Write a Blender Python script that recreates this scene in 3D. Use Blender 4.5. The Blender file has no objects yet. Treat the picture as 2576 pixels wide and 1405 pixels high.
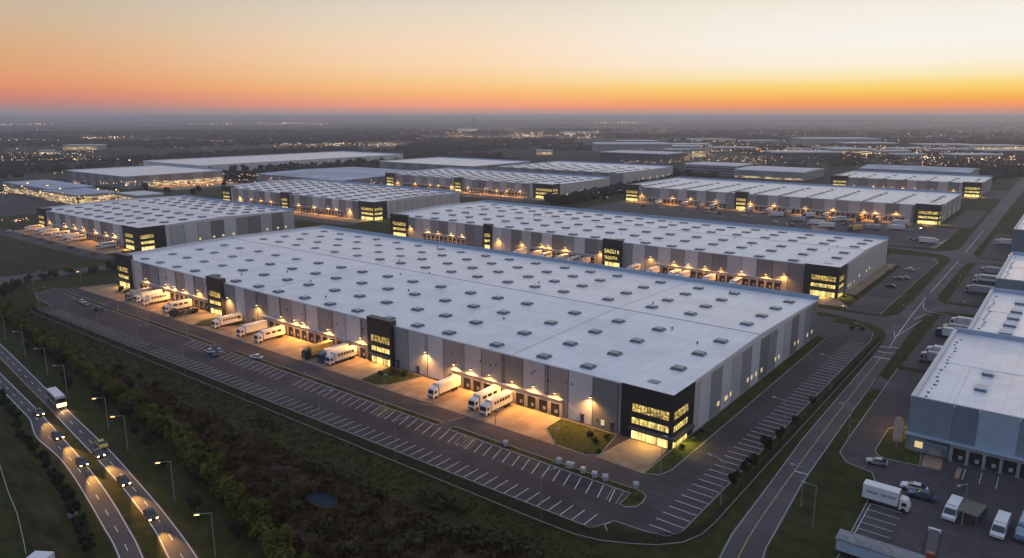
import bpy, math, random
from mathutils import Vector, Matrix, noise
R = math.radians
rnd = random.Random(7)
S = bpy.context.scene
COL = S.collection

# ------------------------------------------------------------------ camera (drone about 75 m up)
HAZE = 1.6e-4
CAM_H, PITCH, YAW, FOC = 74.7, 12.685, 37.97, 1826.0 / 2576.0
cam = bpy.data.cameras.new('camera'); cam.sensor_width = 36; cam.lens = 36 * FOC
cam.clip_start = 1; cam.clip_end = 120000
co = bpy.data.objects.new('camera', cam); COL.objects.link(co)
co.location = (0, 0, CAM_H); co.rotation_euler = (R(90 - PITCH), 0, R(YAW)); S.camera = co
CQ = co.rotation_euler.to_matrix()
def at(px, py, z=0.0):
    """ground point (height z) seen at a point of the 2576x1405 survey photo"""
    d = CQ @ Vector(((px - 1288) / 1826.0, -(py - 702.5) / 1826.0, -1))
    t = (z - CAM_H) / d.z
    return Vector((d.x * t, d.y * t, z))

# ------------------------------------------------------------------ materials
def lin(c):
    return tuple(((v / 255) / 12.92 if v / 255 <= .04045 else ((v / 255 + .055) / 1.055) ** 2.4) for v in c)
M = {}
def mat(name, col, rough=.7, spec=.4, var=.12, scale=.6, metal=0, bump=0, col2=None, stretch=None, sharp=(.35, .65), scale2=None, trans=0):
    m = bpy.data.materials.new(name); m.use_nodes = True
    nt = m.node_tree; N = nt.nodes; L = nt.links
    b = N['Principled BSDF']
    b.inputs['Roughness'].default_value = rough
    b.inputs['Specular IOR Level'].default_value = spec
    b.inputs['Metallic'].default_value = metal
    c1 = tuple(v * (1 - var) for v in col) + (1,)
    c2 = tuple(min(1, v * (1 + var)) for v in (col2 or col)) + (1,)
    g = N.new('ShaderNodeNewGeometry'); v = g.outputs['Position']
    if stretch:
        mp = N.new('ShaderNodeMapping'); mp.inputs['Scale'].default_value = stretch
        L.new(v, mp.inputs['Vector']); v = mp.outputs['Vector']
    n = N.new('ShaderNodeTexNoise'); n.inputs['Scale'].default_value = scale
    n.inputs['Detail'].default_value = 6; n.inputs['Roughness'].default_value = .62
    L.new(v, n.inputs['Vector'])
    r = N.new('ShaderNodeValToRGB'); r.color_ramp.elements[0].position = sharp[0]; r.color_ramp.elements[1].position = sharp[1]
    r.color_ramp.elements[0].color = c1; r.color_ramp.elements[1].color = c2
    L.new(n.outputs['Fac'], r.inputs['Fac'])
    out = r.outputs['Color']
    if scale2:
        n2 = N.new('ShaderNodeTexNoise'); n2.inputs['Scale'].default_value = scale2; n2.inputs['Detail'].default_value = 4
        L.new(g.outputs['Position'], n2.inputs['Vector'])
        mr = N.new('ShaderNodeMapRange'); mr.inputs['From Min'].default_value = .3; mr.inputs['From Max'].default_value = .7
        mr.inputs['To Min'].default_value = .72; mr.inputs['To Max'].default_value = 1.25
        L.new(n2.outputs['Fac'], mr.inputs['Value'])
        mx = N.new('ShaderNodeMix'); mx.data_type = 'RGBA'; mx.blend_type = 'MULTIPLY'; mx.inputs['Factor'].default_value = 1
        L.new(out, mx.inputs['A']); L.new(mr.outputs['Result'], mx.inputs['B']); out = mx.outputs['Result']
    L.new(out, b.inputs['Base Color'])
    if bump:
        bp = N.new('ShaderNodeBump'); bp.inputs['Strength'].default_value = bump; bp.inputs['Distance'].default_value = .05
        L.new(n.outputs['Fac'], bp.inputs['Height']); L.new(bp.outputs['Normal'], b.inputs['Normal'])
    if trans:
        t = N.new('ShaderNodeBsdfTransparent'); mix = N.new('ShaderNodeMixShader'); mix.inputs['Fac'].default_value = trans
        L.new(b.outputs['BSDF'], mix.inputs[1]); L.new(t.outputs['BSDF'], mix.inputs[2])
        L.new(mix.outputs['Shader'], N['Material Output'].inputs['Surface'])
    M[name] = m
    return m
def emit(name, col, strength, sample='NONE', pattern=None):
    m = bpy.data.materials.new(name); m.use_nodes = True
    nt = m.node_tree; N = nt.nodes; L = nt.links
    b = N['Principled BSDF']; b.inputs['Base Color'].default_value = (.05, .05, .05, 1); b.inputs['Roughness'].default_value = .3
    b.inputs['Emission Color'].default_value = tuple(col) + (1,); b.inputs['Emission Strength'].default_value = strength
    if pattern:
        g = N.new('ShaderNodeNewGeometry'); mp = N.new('ShaderNodeMapping'); mp.inputs['Scale'].default_value = pattern[0]
        L.new(g.outputs['Position'], mp.inputs['Vector'])
        n = N.new('ShaderNodeTexNoise'); n.inputs['Scale'].default_value = 1; n.inputs['Detail'].default_value = 4; n.inputs['Roughness'].default_value = .7
        L.new(mp.outputs['Vector'], n.inputs['Vector'])
        r = N.new('ShaderNodeValToRGB'); e = r.color_ramp.elements
        e[0].position = pattern[1]; e[1].position = pattern[2]
        e[0].color = tuple(v * pattern[3] for v in col) + (1,); e[1].color = tuple(col) + (1,)
        L.new(n.outputs['Fac'], r.inputs['Fac']); L.new(r.outputs['Color'], b.inputs['Emission Color'])
        if len(pattern) > 4:      # each pane has a brightness of its own
            sn = N.new('ShaderNodeVectorMath'); sn.operation = 'SNAP'; sn.inputs[1].default_value = pattern[4]; L.new(g.outputs['Position'], sn.inputs[0])
            wn = N.new('ShaderNodeTexWhiteNoise'); wn.noise_dimensions = '3D'; L.new(sn.outputs[0], wn.inputs['Vector'])
            mr = N.new('ShaderNodeMapRange'); mr.inputs['To Min'].default_value = .35; mr.inputs['To Max'].default_value = 1.25; L.new(wn.outputs['Value'], mr.inputs['Value'])
            ml = N.new('ShaderNodeMath'); ml.operation = 'MULTIPLY'; ml.inputs[1].default_value = strength; L.new(mr.outputs['Result'], ml.inputs[0]); L.new(ml.outputs[0], b.inputs['Emission Strength'])
    m.cycles.emission_sampling = sample
    M[name] = m
    return m

mat('asphalt', (.052, .046, .050), .85, .3, .16, .35, bump=.15, scale2=.06)
mat('lot_asphalt', (.064, .053, .056), .9, .25, .22, .5, bump=.15, scale2=.05, stretch=(.25, 1, 1))
mat('road_asphalt', (.076, .068, .076), .8, .3, .15, .5, stretch=(.25, .25, 1), scale2=.05)
mat('yard_asphalt', (.064, .057, .062), .85, .3, .2, .4, scale2=.07)
mat('concrete', (.29, .205, .135), .85, .3, .2, .25, stretch=(1.2, .12, 1), scale2=.2)
mat('kerb_stone', (.36, .35, .33), .8, .3, .15, 2)
mat('line_paint', (.66, .66, .65), .7, .3, .15, 1.2)
mat('yellow_paint', (.46, .33, .14), .7, .3, .15, 1.2)
mat('grass', (.030, .036, .008), .95, .1, .4, .35, col2=(.046, .049, .014), scale2=.03)
mat('lawn', (.032, .044, .009), .95, .1, .4, .9, col2=(.048, .054, .015), scale2=.08)
mat('heath_soil', (.036, .026, .013), .95, .1, .45, .5, col2=(.052, .038, .020), scale2=.04)
mat('heath_leaf', (.048, .030, .013), .95, .1, .5, .25, col2=(.088, .057, .025))
mat('mud', (.040, .034, .028), .8, .2, .3, .5)
mat('field', (.050, .040, .022), .95, .1, .35, .1, stretch=(.3, 1, 1), scale2=.02)
mat('dirt', (.034, .030, .012), .95, .1, .4, .3, col2=(.050, .040, .018), stretch=(.3, 1, 1))
mat('water', (.010, .020, .045), .5, .06, .1, 1)
mat('leaf_dark', (.030, .036, .012), .8, .2, .4, .9, col2=(.05, .05, .016))
mat('leaf_hedge', (.034, .040, .007), .9, .1, .45, .25, col2=(.082, .080, .014))
mat('leaf_deep', (.016, .022, .010), .85, .2, .4, .7)
mat('wood_mass', (.018, .021, .017), .95, .1, .4, .02)
mat('bark', (.05, .038, .03), .9, .2, .2, 3)
mat('roof_white', (.77, .785, .81), .33, .6, .035, .35, stretch=(.12, 1, 1))
# sheet joints, foot traffic and ponding stains on the membrane
rm = M['roof_white']; nt = rm.node_tree; N = nt.nodes; L = nt.links; bs = N['Principled BSDF']
src = bs.inputs['Base Color'].links[0].from_socket
ge = N.new('ShaderNodeNewGeometry'); mp0 = N.new('ShaderNodeMapping'); mp0.inputs['Rotation'].default_value = (0, 0, R(90)); L.new(ge.outputs['Position'], mp0.inputs['Vector'])
br = N.new('ShaderNodeTexBrick'); br.inputs['Scale'].default_value = 1; br.inputs['Brick Width'].default_value = 27; br.inputs['Row Height'].default_value = 3.4
br.inputs['Mortar Size'].default_value = .07; br.inputs['Mortar Smooth'].default_value = .4
br.inputs['Color1'].default_value = (1, 1, 1, 1); br.inputs['Color2'].default_value = (.945, .95, .96, 1); br.inputs['Mortar'].default_value = (.70, .70, .73, 1)
L.new(mp0.outputs['Vector'], br.inputs['Vector'])
sn = N.new('ShaderNodeTexNoise'); sn.inputs['Scale'].default_value = .07; sn.inputs['Detail'].default_value = 8; sn.inputs['Roughness'].default_value = .7; L.new(ge.outputs['Position'], sn.inputs['Vector'])
sr = N.new('ShaderNodeValToRGB'); sr.color_ramp.elements[0].position = .36; sr.color_ramp.elements[0].color = (.84, .84, .85, 1); sr.color_ramp.elements[1].position = .52; sr.color_ramp.elements[1].color = (1, 1, 1, 1); L.new(sn.outputs['Fac'], sr.inputs['Fac'])
prev = src
for o_ in (br.outputs['Color'], sr.outputs['Color']):
    x_ = N.new('ShaderNodeMix'); x_.data_type = 'RGBA'; x_.blend_type = 'MULTIPLY'; x_.inputs['Factor'].default_value = 1
    L.new(prev, x_.inputs['A']); L.new(o_, x_.inputs['B']); prev = x_.outputs['Result']
L.new(prev, bs.inputs['Base Color'])
mat('roof_grey', (.30, .36, .46), .5, .4, .12, .06, scale2=.03)
mat('roof_seam', (.16, .16, .18), .6, .3, .2, 1)
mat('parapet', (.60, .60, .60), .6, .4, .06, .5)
mat('parapet_shaded', (.28, .36, .47), .6, .4, .1, .15)  # for back parapets: the blue shade on them is put into the colour
mat('sign_face', (.40, .33, .27), .7, .3, .2, .8)
mat('bin_grey', (.40, .41, .43), .5, .4, .1, 1)
for i, v in enumerate([(.56, .56, .58), (.27, .27, .28), (.44, .44, .455), (.19, .19, .197), (.64, .64, .65)]):
    mat('panel_%d' % i, v, .6, .4, .05, .25, stretch=(1, 1, .3))
mat('seam', (.055, .05, .055), .8, .2, .1, 1)
mat('slate_0', (.19, .24, .28), .55, .4, .06, .3)
mat('slate_1', (.15, .19, .23), .55, .4, .06, .3)
mat('slate_2', (.32, .41, .49), .55, .4, .06, .3)
mat('ribbed', (.50, .475, .46), .6, .4, .2, 1.2, stretch=(1, 1, .02))
mat('tower', (.020, .022, .026), .45, .5, .15, .8)
mat('tower_trim', (.06, .06, .065), .4, .5, .1, 1)
mat('dock_wall', (.40, .37, .33), .7, .3, .1, .6)
mat('dock_void', (.018, .018, .02), .6, .3, .2, 1)
mat('dock_glass', (.35, .36, .38), .3, .5, .1, 2)
mat('skylight', (.135, .185, .235), .2, .5, .35, .35)
mat('skylight_rim', (.085, .11, .14), .4, .5, .2, 1)
mat('skylight_blue', (.10, .17, .26), .3, .5, .1, 1)
mat('truck_white', (.70, .69, .68), .4, .5, .06, .5)
mat('truck_grey', (.36, .37, .40), .5, .5, .1, .5)
mat('truck_yellow', (.72, .46, .10), .5, .4, .1, .8)
mat('tarp', (.24, .24, .25), .8, .2, .25, .8)
mat('orange_paint', (.35, .09, .03), .5, .4, .15, 1)
mat('pale_blue', (.34, .44, .54), .5, .4, .1, .8)
mat('car_white', (.66, .68, .70), .25, .6, .03, 1)
mat('car_dark', (.025, .028, .034), .2, .6, .1, 1)
mat('car_blue', (.04, .08, .16), .22, .6, .1, 1)
mat('car_silver', (.34, .35, .37), .28, .6, .05, 1, metal=.3)
mat('car_yellow', (.55, .38, .06), .3, .5, .05, 1)
mat('car_red', (.25, .04, .03), .3, .5, .05, 1)
mat('glass_dark', (.02, .025, .03), .08, .7, .1, 1)
mat('glass_green', (.05, .07, .07), .1, .6, .1, 1, trans=.55)
mat('tyre', (.018, .018, .018), .9, .2, .1, 5)
mat('steel', (.32, .33, .34), .45, .5, .1, 2, metal=.4)
mat('dark_steel', (.06, .06, .065), .6, .4, .1, 2)
mat('fence_mesh', (.035, .038, .034), .9, .1, .1, 4, trans=.45)
mat('text_ink', (.02, .022, .03), .6, .3, .05, 1)
mat('shed_wall', (.26, .27, .29), .7, .3, .1, .05)
mat('office_glass', (.06, .08, .10), .2, .6, .1, .2)
mat('hill', (.034, .038, .040), .95, .1, .4, .002)
mat('flower_red', (.16, .05, .035), .9, .1, .4, 2)
W1 = (1.0, .70, .17)
emit('lit_upper', W1, 1.25, 'AUTO', ((1.1, 1.1, 1.6), .40, .60, .10, (.8, .8, 1.1)))
emit('lit_mid', (1.0, .74, .22), 1.5, 'AUTO', ((1.5, 1.5, .8), .34, .58, .25, (1.1, 1.1, 5)))
emit('lit_ground', (1.0, .76, .25), 2.2, 'AUTO', ((1.2, 1.2, .5), .30, .55, .4, (1.0, 1.0, 5)))
emit('lit_sign', (1.0, .76, .20), 1.3)
emit('lit_small', (1.0, .76, .36), .75, 'NONE')
emit('lit_strip', (1.0, .70, .36), 1.0, 'NONE', ((.12, .12, .6), .42, .62, .05))
emit('lit_strip_pale', (1.0, .86, .70), .8, 'NONE', ((.05, .05, .3), .40, .6, .12))
emit('lamp_amber', (1.0, .56, .16), 6)
emit('lamp_core', (1.0, .66, .26), 16)
emit('lamp_white', (1.0, .88, .72), 9)
emit('head_lamp', (1.0, .72, .30), 30)
emit('tail_lamp', (1.0, .12, .04), 5)
emit('city_white', (1.0, .78, .54), 3.4)
emit('city_warm', (1.0, .52, .22), 4.6)
emit('city_red', (1.0, .25, .16), 3.0)

# ------------------------------------------------------------------ mesh builder
class MB:
    def __init__(s): s.v = []; s.f = []; s.m = []
    def quad(s, a, b, c, d, mi=0):
        n = len(s.v); s.v += [a, b, c, d]; s.f.append((n, n + 1, n + 2, n + 3)); s.m.append(mi)
    def poly(s, pts, z, mi=0):
        n = len(s.v); s.v += [(p[0], p[1], z) for p in pts]; s.f.append(tuple(range(n, n + len(pts)))); s.m.append(mi)
    def box(s, x0, y0, z0, x1, y1, z1, mi=0, top=None):
        n = len(s.v)
        s.v += [(x0, y0, z0), (x1, y0, z0), (x1, y1, z0), (x0, y1, z0), (x0, y0, z1), (x1, y0, z1), (x1, y1, z1), (x0, y1, z1)]
        s.f += [(n, n + 3, n + 2, n + 1), (n + 4, n + 5, n + 6, n + 7), (n, n + 1, n + 5, n + 4), (n + 1, n + 2, n + 6, n + 5), (n + 2, n + 3, n + 7, n + 6), (n + 3, n, n + 4, n + 7)]
        s.m += [mi, mi if top is None else top, mi, mi, mi, mi]
    def frustum(s, cx, cy, z0, ax, ay, z1, bx, by, mi=0, mt=None):
        n = len(s.v)
        s.v += [(cx + i * ax, cy + j * ay, z0) for i, j in ((-1, -1), (1, -1), (1, 1), (-1, 1))]
        s.v += [(cx + i * bx, cy + j * by, z1) for i, j in ((-1, -1), (1, -1), (1, 1), (-1, 1))]
        s.f += [(n + 4, n + 5, n + 6, n + 7)] + [(n + k, n + (k + 1) % 4, n + 4 + (k + 1) % 4, n + 4 + k) for k in range(4)]
        s.m += [mi if mt is None else mt] + [mi] * 4
    def side(s, prof, mi=0):
        """prof: list of (y, z, halfwidth); a body mirrored about x = 0"""
        n = len(s.v); k = len(prof)
        s.v += [(-w, y, z) for y, z, w in prof] + [(w, y, z) for y, z, w in prof]
        for i in range(k):
            j = (i + 1) % k
            s.f.append((n + i, n + j, n + k + j, n + k + i)); s.m.append(mi)
        s.f.append(tuple(range(n + k - 1, n - 1, -1))); s.m.append(mi)
        s.f.append(tuple(range(n + k, n + 2 * k))); s.m.append(mi)
    def prismy(s, prof, y0, y1, mi=0):
        n = len(s.v); k = len(prof)
        s.v += [(x, y0, z) for x, z in prof] + [(x, y1, z) for x, z in prof]
        for i in range(k):
            j = (i + 1) % k
            s.f.append((n + i, n + j, n + k + j, n + k + i)); s.m.append(mi)
        s.f.append(tuple(range(n, n + k))); s.m.append(mi)
        s.f.append(tuple(range(n + 2 * k - 1, n + k - 1, -1))); s.m.append(mi)
    def tube(s, a, b, r0, r1=None, n=6, mi=0):
        r1 = r0 if r1 is None else r1
        a = Vector(a); b = Vector(b); d = (b - a).normalized()
        u = d.orthogonal().normalized(); w = d.cross(u); k = len(s.v)
        for p, r in ((a, r0), (b, r1)):
            for i in range(n):
                t = 2 * math.pi * i / n
                s.v.append(tuple(p + u * (r * math.cos(t)) + w * (r * math.sin(t))))
        for i in range(n):
            j = (i + 1) % n
            s.f.append((k + i, k + j, k + n + j, k + n + i)); s.m.append(mi)
        s.f.append(tuple(range(k + n - 1, k - 1, -1))); s.f.append(tuple(range(k + n, k + 2 * n))); s.m += [mi, mi]
    def wheel(s, x, y, r, w, mi=0):
        s.tube((x - w / 2, y, r), (x + w / 2, y, r), r, r, 10, mi)
    def ribbon(s, left, right, z, mi=0):
        for i in range(len(left) - 1):
            a, b, c, d = left[i], right[i], right[i + 1], left[i + 1]
            s.quad((a[0], a[1], z), (b[0], b[1], z), (c[0], c[1], z), (d[0], d[1], z), mi)
    def line(s, pts, w, z, mi=0, h=0):
        off = []
        for i, p in enumerate(pts):
            a = Vector(pts[max(0, i - 1)][:2]); b = Vector(pts[min(len(pts) - 1, i + 1)][:2])
            d = (b - a); d.normalize(); off.append(Vector((-d.y, d.x)) * w / 2)
        for i in range(len(pts) - 1):
            p, q = Vector(pts[i][:2]), Vector(pts[i + 1][:2])
            c = [p - off[i], q - off[i + 1], q + off[i + 1], p + off[i]]
            if h:
                n = len(s.v); s.v += [(k.x, k.y, z) for k in c] + [(k.x, k.y, z + h) for k in c]
                s.f += [(n + 4, n + 5, n + 6, n + 7), (n, n + 1, n + 5, n + 4), (n + 2, n + 3, n + 7, n + 6)] ; s.m += [mi] * 3
                if i == 0: s.f.append((n + 3, n, n + 4, n + 7)); s.m.append(mi)
                if i == len(pts) - 2: s.f.append((n + 1, n + 2, n + 6, n + 5)); s.m.append(mi)
            else:
                s.quad(*[(k.x, k.y, z) for k in c], mi)
    def mesh(s, name, mats):
        me = bpy.data.meshes.new(name); me.from_pydata([tuple(p) for p in s.v], [], s.f)
        for m in mats: me.materials.append(M[m])
        me.polygons.foreach_set('material_index', s.m)
        me.update(); return me
    def build(s, name, mats, parent=None, fix=True):
        if isinstance(mats, str): mats = [mats]
        me = s.mesh(name, mats)
        if fix:
            import bmesh
            b = bmesh.new(); b.from_mesh(me); bmesh.ops.recalc_face_normals(b, faces=b.faces); b.to_mesh(me); b.free()
        o = bpy.data.objects.new(name, me); COL.objects.link(o)
        if parent: o.parent = parent
        return o
def tag(o, label=None, cat=None, group=None, kind=None):
    if label: o['label'] = label
    if cat: o['category'] = cat
    if group: o['group'] = group
    if kind: o['kind'] = kind
    return o
def empty(name, loc, rz=0, label=None, cat=None, group=None):
    o = bpy.data.objects.new(name, None); COL.objects.link(o); o.location = loc; o.rotation_euler = (0, 0, rz)
    o.empty_display_size = .5
    return tag(o, label, cat, group)
def part(o, parent):
    o.parent = parent; return o
def inst(src, name, loc, rz=0, scale=None, parent=None):
    c = src.copy(); c.name = name; COL.objects.link(c); c.location = loc; c.rotation_euler = (0, 0, rz); c.parent = parent
    if scale: c.scale = scale
    return c
KIDS = {}
def kids(o):
    return KIDS[o.name] if o.name in KIDS else KIDS.setdefault(o.name, list(o.children))
def copy_tree(o, parent=None):
    c = o.copy(); COL.objects.link(c); c.parent = parent
    for k in kids(o): copy_tree(k, c)
    return c
def structure(o): return tag(o, kind='structure')
ORD = ['first', 'second', 'third', 'fourth', 'fifth', 'sixth', 'seventh', 'eighth', 'ninth', 'tenth', 'eleventh', 'twelfth', 'thirteenth', 'fourteenth', 'fifteenth', 'sixteenth', 'seventeenth', 'eighteenth', 'nineteenth', 'twentieth', 'twenty-first', 'twenty-second', 'twenty-third', 'twenty-fourth', 'twenty-fifth', 'twenty-sixth', 'twenty-seventh', 'twenty-eighth', 'twenty-ninth', 'thirtieth', 'thirty-first', 'thirty-second', 'thirty-third', 'thirty-fourth', 'thirty-fifth', 'thirty-sixth', 'thirty-seventh', 'thirty-eighth', 'thirty-ninth', 'fortieth']
def spot(name, loc, energy, col, parent=None, target=(0, 0, -1), size=150, blend=.7, rad=.12):
    l = bpy.data.lights.new(name, 'SPOT'); l.energy = energy; l.color = col; l.spot_size = R(size); l.spot_blend = blend; l.shadow_soft_size = rad
    o = bpy.data.objects.new(name, l); COL.objects.link(o); o.location = loc
    o.rotation_euler = Vector(target).to_track_quat('-Z', 'Y').to_euler(); o.parent = parent
    return o
AMBER = (1.0, .46, .11)

# ------------------------------------------------------------------ sky and sun
SUN_AZ = -YAW + 40                      # degrees clockwise from +Y
sd = Vector((math.sin(R(SUN_AZ)), math.cos(R(SUN_AZ)), 0))
wd = bpy.data.worlds.new('World'); S.world = wd; wd.use_nodes = True
nt = wd.node_tree; N = nt.nodes; L = nt.links
bg = N['Background']
tc = N.new('ShaderNodeTexCoord')
def vm(op, a, b=None):
    n = N.new('ShaderNodeVectorMath'); n.operation = op
    L.new(a, n.inputs[0])
    if b is not None: n.inputs[1].default_value = b
    return n
flat = vm('NORMALIZE', vm('MULTIPLY', tc.outputs['Generated'], (1, 1, 0)).outputs[0])
dot = vm('DOT_PRODUCT', flat.outputs[0], tuple(sd)).outputs['Value']
nz = N.new('ShaderNodeSeparateXYZ'); L.new(vm('NORMALIZE', tc.outputs['Generated']).outputs[0], nz.inputs[0])
asn = N.new('ShaderNodeMath'); asn.operation = 'ARCSINE'; L.new(nz.outputs['Z'], asn.inputs[0])
mp = N.new('ShaderNodeMapRange'); L.new(asn.outputs[0], mp.inputs['Value'])
mp.inputs['From Min'].default_value = 0; mp.inputs['From Max'].default_value = R(9)
def sky_ramp(stops, dome):
    """stops: (degrees up, sRGB) for the band near the horizon; dome: (degrees up, linear rgb) above it"""
    def ramp(st, lo, hi, fn):
        r = N.new('ShaderNodeValToRGB'); e = r.color_ramp.elements
        while len(e) < len(st): e.new(.5)
        for k, (d, c) in enumerate(st):
            e[k].position = (d - lo) / (hi - lo); e[k].color = fn(c) + (1,)
        return r
    a = ramp(stops, 0, 9, lin); L.new(mp.outputs['Result'], a.inputs['Fac'])
    b = ramp([(9, lin(stops[-1][1]))] + dome, 9, 90, lambda c: tuple(c))
    m2 = N.new('ShaderNodeMapRange'); m2.inputs['From Min'].default_value = R(9); m2.inputs['From Max'].default_value = R(90)
    L.new(asn.outputs[0], m2.inputs['Value']); L.new(m2.outputs['Result'], b.inputs['Fac'])
    g = N.new('ShaderNodeMath'); g.operation = 'GREATER_THAN'; g.inputs[1].default_value = R(9); L.new(asn.outputs[0], g.inputs[0])
    x = N.new('ShaderNodeMix'); x.data_type = 'RGBA'; L.new(g.outputs[0], x.inputs['Factor'])
    L.new(a.outputs['Color'], x.inputs['A']); L.new(b.outputs['Color'], x.inputs['B'])
    return x.outputs['Result']
ZEN = (.36, .44, .66)
sky_l = sky_ramp([(0, (150, 142, 150)), (.5, (166, 136, 134)), (.9, (196, 133, 126)), (1.3, (212, 138, 116)), (2.0, (229, 150, 112)), (2.9, (226, 163, 118)), (4.2, (222, 172, 130)), (5.5, (212, 180, 145)), (6.8, (203, 182, 157)), (8.8, (190, 180, 168))],
                 [(18, (.46, .46, .50)), (40, (.36, .42, .58)), (90, ZEN)])
sky_c = sky_ramp([(0, (194, 160, 150)), (.4, (214, 157, 140)), (.65, (250, 160, 130)), (1.1, (255, 173, 124)), (1.8, (255, 193, 124)), (2.5, (255, 208, 146)), (3.8, (254, 220, 178)), (5.1, (252, 222, 190)), (6.9, (238, 222, 198)), (8.9, (222, 213, 201))],
                 [(18, (.62, .60, .60)), (40, (.36, .43, .64)), (90, ZEN)])
sky_r = sky_ramp([(0, (200, 158, 136)), (.35, (216, 154, 122)), (.6, (250, 152, 100)), (1.0, (255, 170, 82)), (1.5, (255, 199, 92)), (2.1, (255, 220, 128)), (2.6, (255, 234, 178)), (3.5, (254, 243, 220)), (5.0, (250, 246, 238)), (6.9, (246, 240, 228)), (8.9, (238, 228, 210))],
                 [(18, (.80, .76, .70)), (40, (.44, .48, .64)), (90, ZEN)])
sky_b = sky_ramp([(0, (138, 140, 152)), (3, (150, 150, 166)), (9, (158, 164, 186))], [(30, (.36, .43, .58)), (90, ZEN)])
def mixat(fac, lo, hi, A, B):
    m = N.new('ShaderNodeMapRange'); m.interpolation_type = 'SMOOTHSTEP'; m.inputs['From Min'].default_value = lo; m.inputs['From Max'].default_value = hi
    L.new(fac, m.inputs['Value'])
    x = N.new('ShaderNodeMix'); x.data_type = 'RGBA'; L.new(m.outputs['Result'], x.inputs['Factor']); L.new(A, x.inputs['A']); L.new(B, x.inputs['B'])
    return x.outputs['Result']
s1 = mixat(dot, -.45, .26, sky_b, sky_l)
s2 = mixat(dot, .22, .80, s1, sky_c)
s3 = mixat(dot, .70, 1.0, s2, sky_r)
L.new(s3, bg.inputs['Color']); bg.inputs['Strength'].default_value = 1.0
sl = bpy.data.lights.new('sun', 'SUN'); sl.energy = .25; sl.angle = R(10); sl.color = (1, .62, .36)
so = bpy.data.objects.new('sun', sl); COL.objects.link(so)
so.rotation_euler = (-(sd + Vector((0, 0, .05)))).to_track_quat('-Z', 'Y').to_euler()
S.view_settings.view_transform = 'Standard'; S.view_settings.look = 'None'; S.view_settings.exposure = 0; S.view_settings.gamma = 1
S.render.engine = 'CYCLES'
S.cycles.use_denoising = True; S.cycles.max_bounces = 6; S.cycles.diffuse_bounces = 3; S.cycles.glossy_bounces = 3
S.cycles.transparent_max_bounces = 8; S.cycles.volume_bounces = 0; S.cycles.sample_clamp_indirect = 6; S.cycles.sample_clamp_direct = 40
S.cycles.caustics_reflective = False; S.cycles.caustics_refractive = False

# ------------------------------------------------------------------ ground, roads, lots
g = MB()
xs = [-60000, -25000, -12000, -6000, -3500, -2000, -1400] + list(range(-1200, 401, 100)) + [700, 1500, 3000, 6000, 12000, 25000, 60000]
ys = [-20000, -5000, -1500, -500, -200] + list(range(-100, 1201, 100)) + [1500, 2000, 3000, 4500, 7000, 11000, 18000, 30000, 60000]
for i in range(len(xs) - 1):
    for j in range(len(ys) - 1):
        g.quad((xs[i], ys[j], 0), (xs[i + 1], ys[j], 0), (xs[i + 1], ys[j + 1], 0), (xs[i], ys[j + 1], 0))
# ground material: grass near, a patchwork of dark woods and fields further out
m = bpy.data.materials.new('ground'); m.use_nodes = True; M['ground'] = m
nt = m.node_tree; N = nt.nodes; L = nt.links; b = N['Principled BSDF']; b.inputs['Roughness'].default_value = .95; b.inputs['Specular IOR Level'].default_value = .1
ge = N.new('ShaderNodeNewGeometry')
def tex(sc, det, lo, hi, c1, c2):
    n = N.new('ShaderNodeTexNoise'); n.inputs['Scale'].default_value = sc; n.inputs['Detail'].default_value = det; L.new(ge.outputs['Position'], n.inputs['Vector'])
    r = N.new('ShaderNodeValToRGB'); r.color_ramp.elements[0].position = lo; r.color_ramp.elements[1].position = hi
    r.color_ramp.elements[0].color = c1 + (1,); r.color_ramp.elements[1].color = c2 + (1,); L.new(n.outputs['Fac'], r.inputs['Fac']); return r.outputs['Color']
def mul(A, B, t='MULTIPLY', f=1):
    x = N.new('ShaderNodeMix'); x.data_type = 'RGBA'; x.blend_type = t; x.inputs['Factor'].default_value = f; L.new(A, x.inputs['A']); L.new(B, x.inputs['B']); return x.outputs['Result']
near = mul(tex(.35, 8, .3, .7, (.60, .62, .6), (1.3, 1.25, 1.2)), tex(.03, 4, .3, .7, (.030, .036, .009), (.045, .050, .016)))
far = mul(tex(.0016, 6, .44, .56, (.020, .023, .018), (.052, .050, .036)), tex(.012, 5, .35, .65, (.7, .7, .7), (1.35, 1.3, 1.25)))
ln = N.new('ShaderNodeVectorMath'); ln.operation = 'LENGTH'; L.new(ge.outputs['Position'], ln.inputs[0])
mr = N.new('ShaderNodeMapRange'); mr.inputs['From Min'].default_value = 500; mr.inputs['From Max'].default_value = 1000; L.new(ln.outputs['Value'], mr.inputs['Value'])
x = N.new('ShaderNodeMix'); x.data_type = 'RGBA'; L.new(mr.outputs['Result'], x.inputs['Factor']); L.new(near, x.inputs['A']); L.new(far, x.inputs['B']); L.new(x.outputs['Result'], b.inputs['Base Color'])
structure(g.build('ground', 'ground'))

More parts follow.
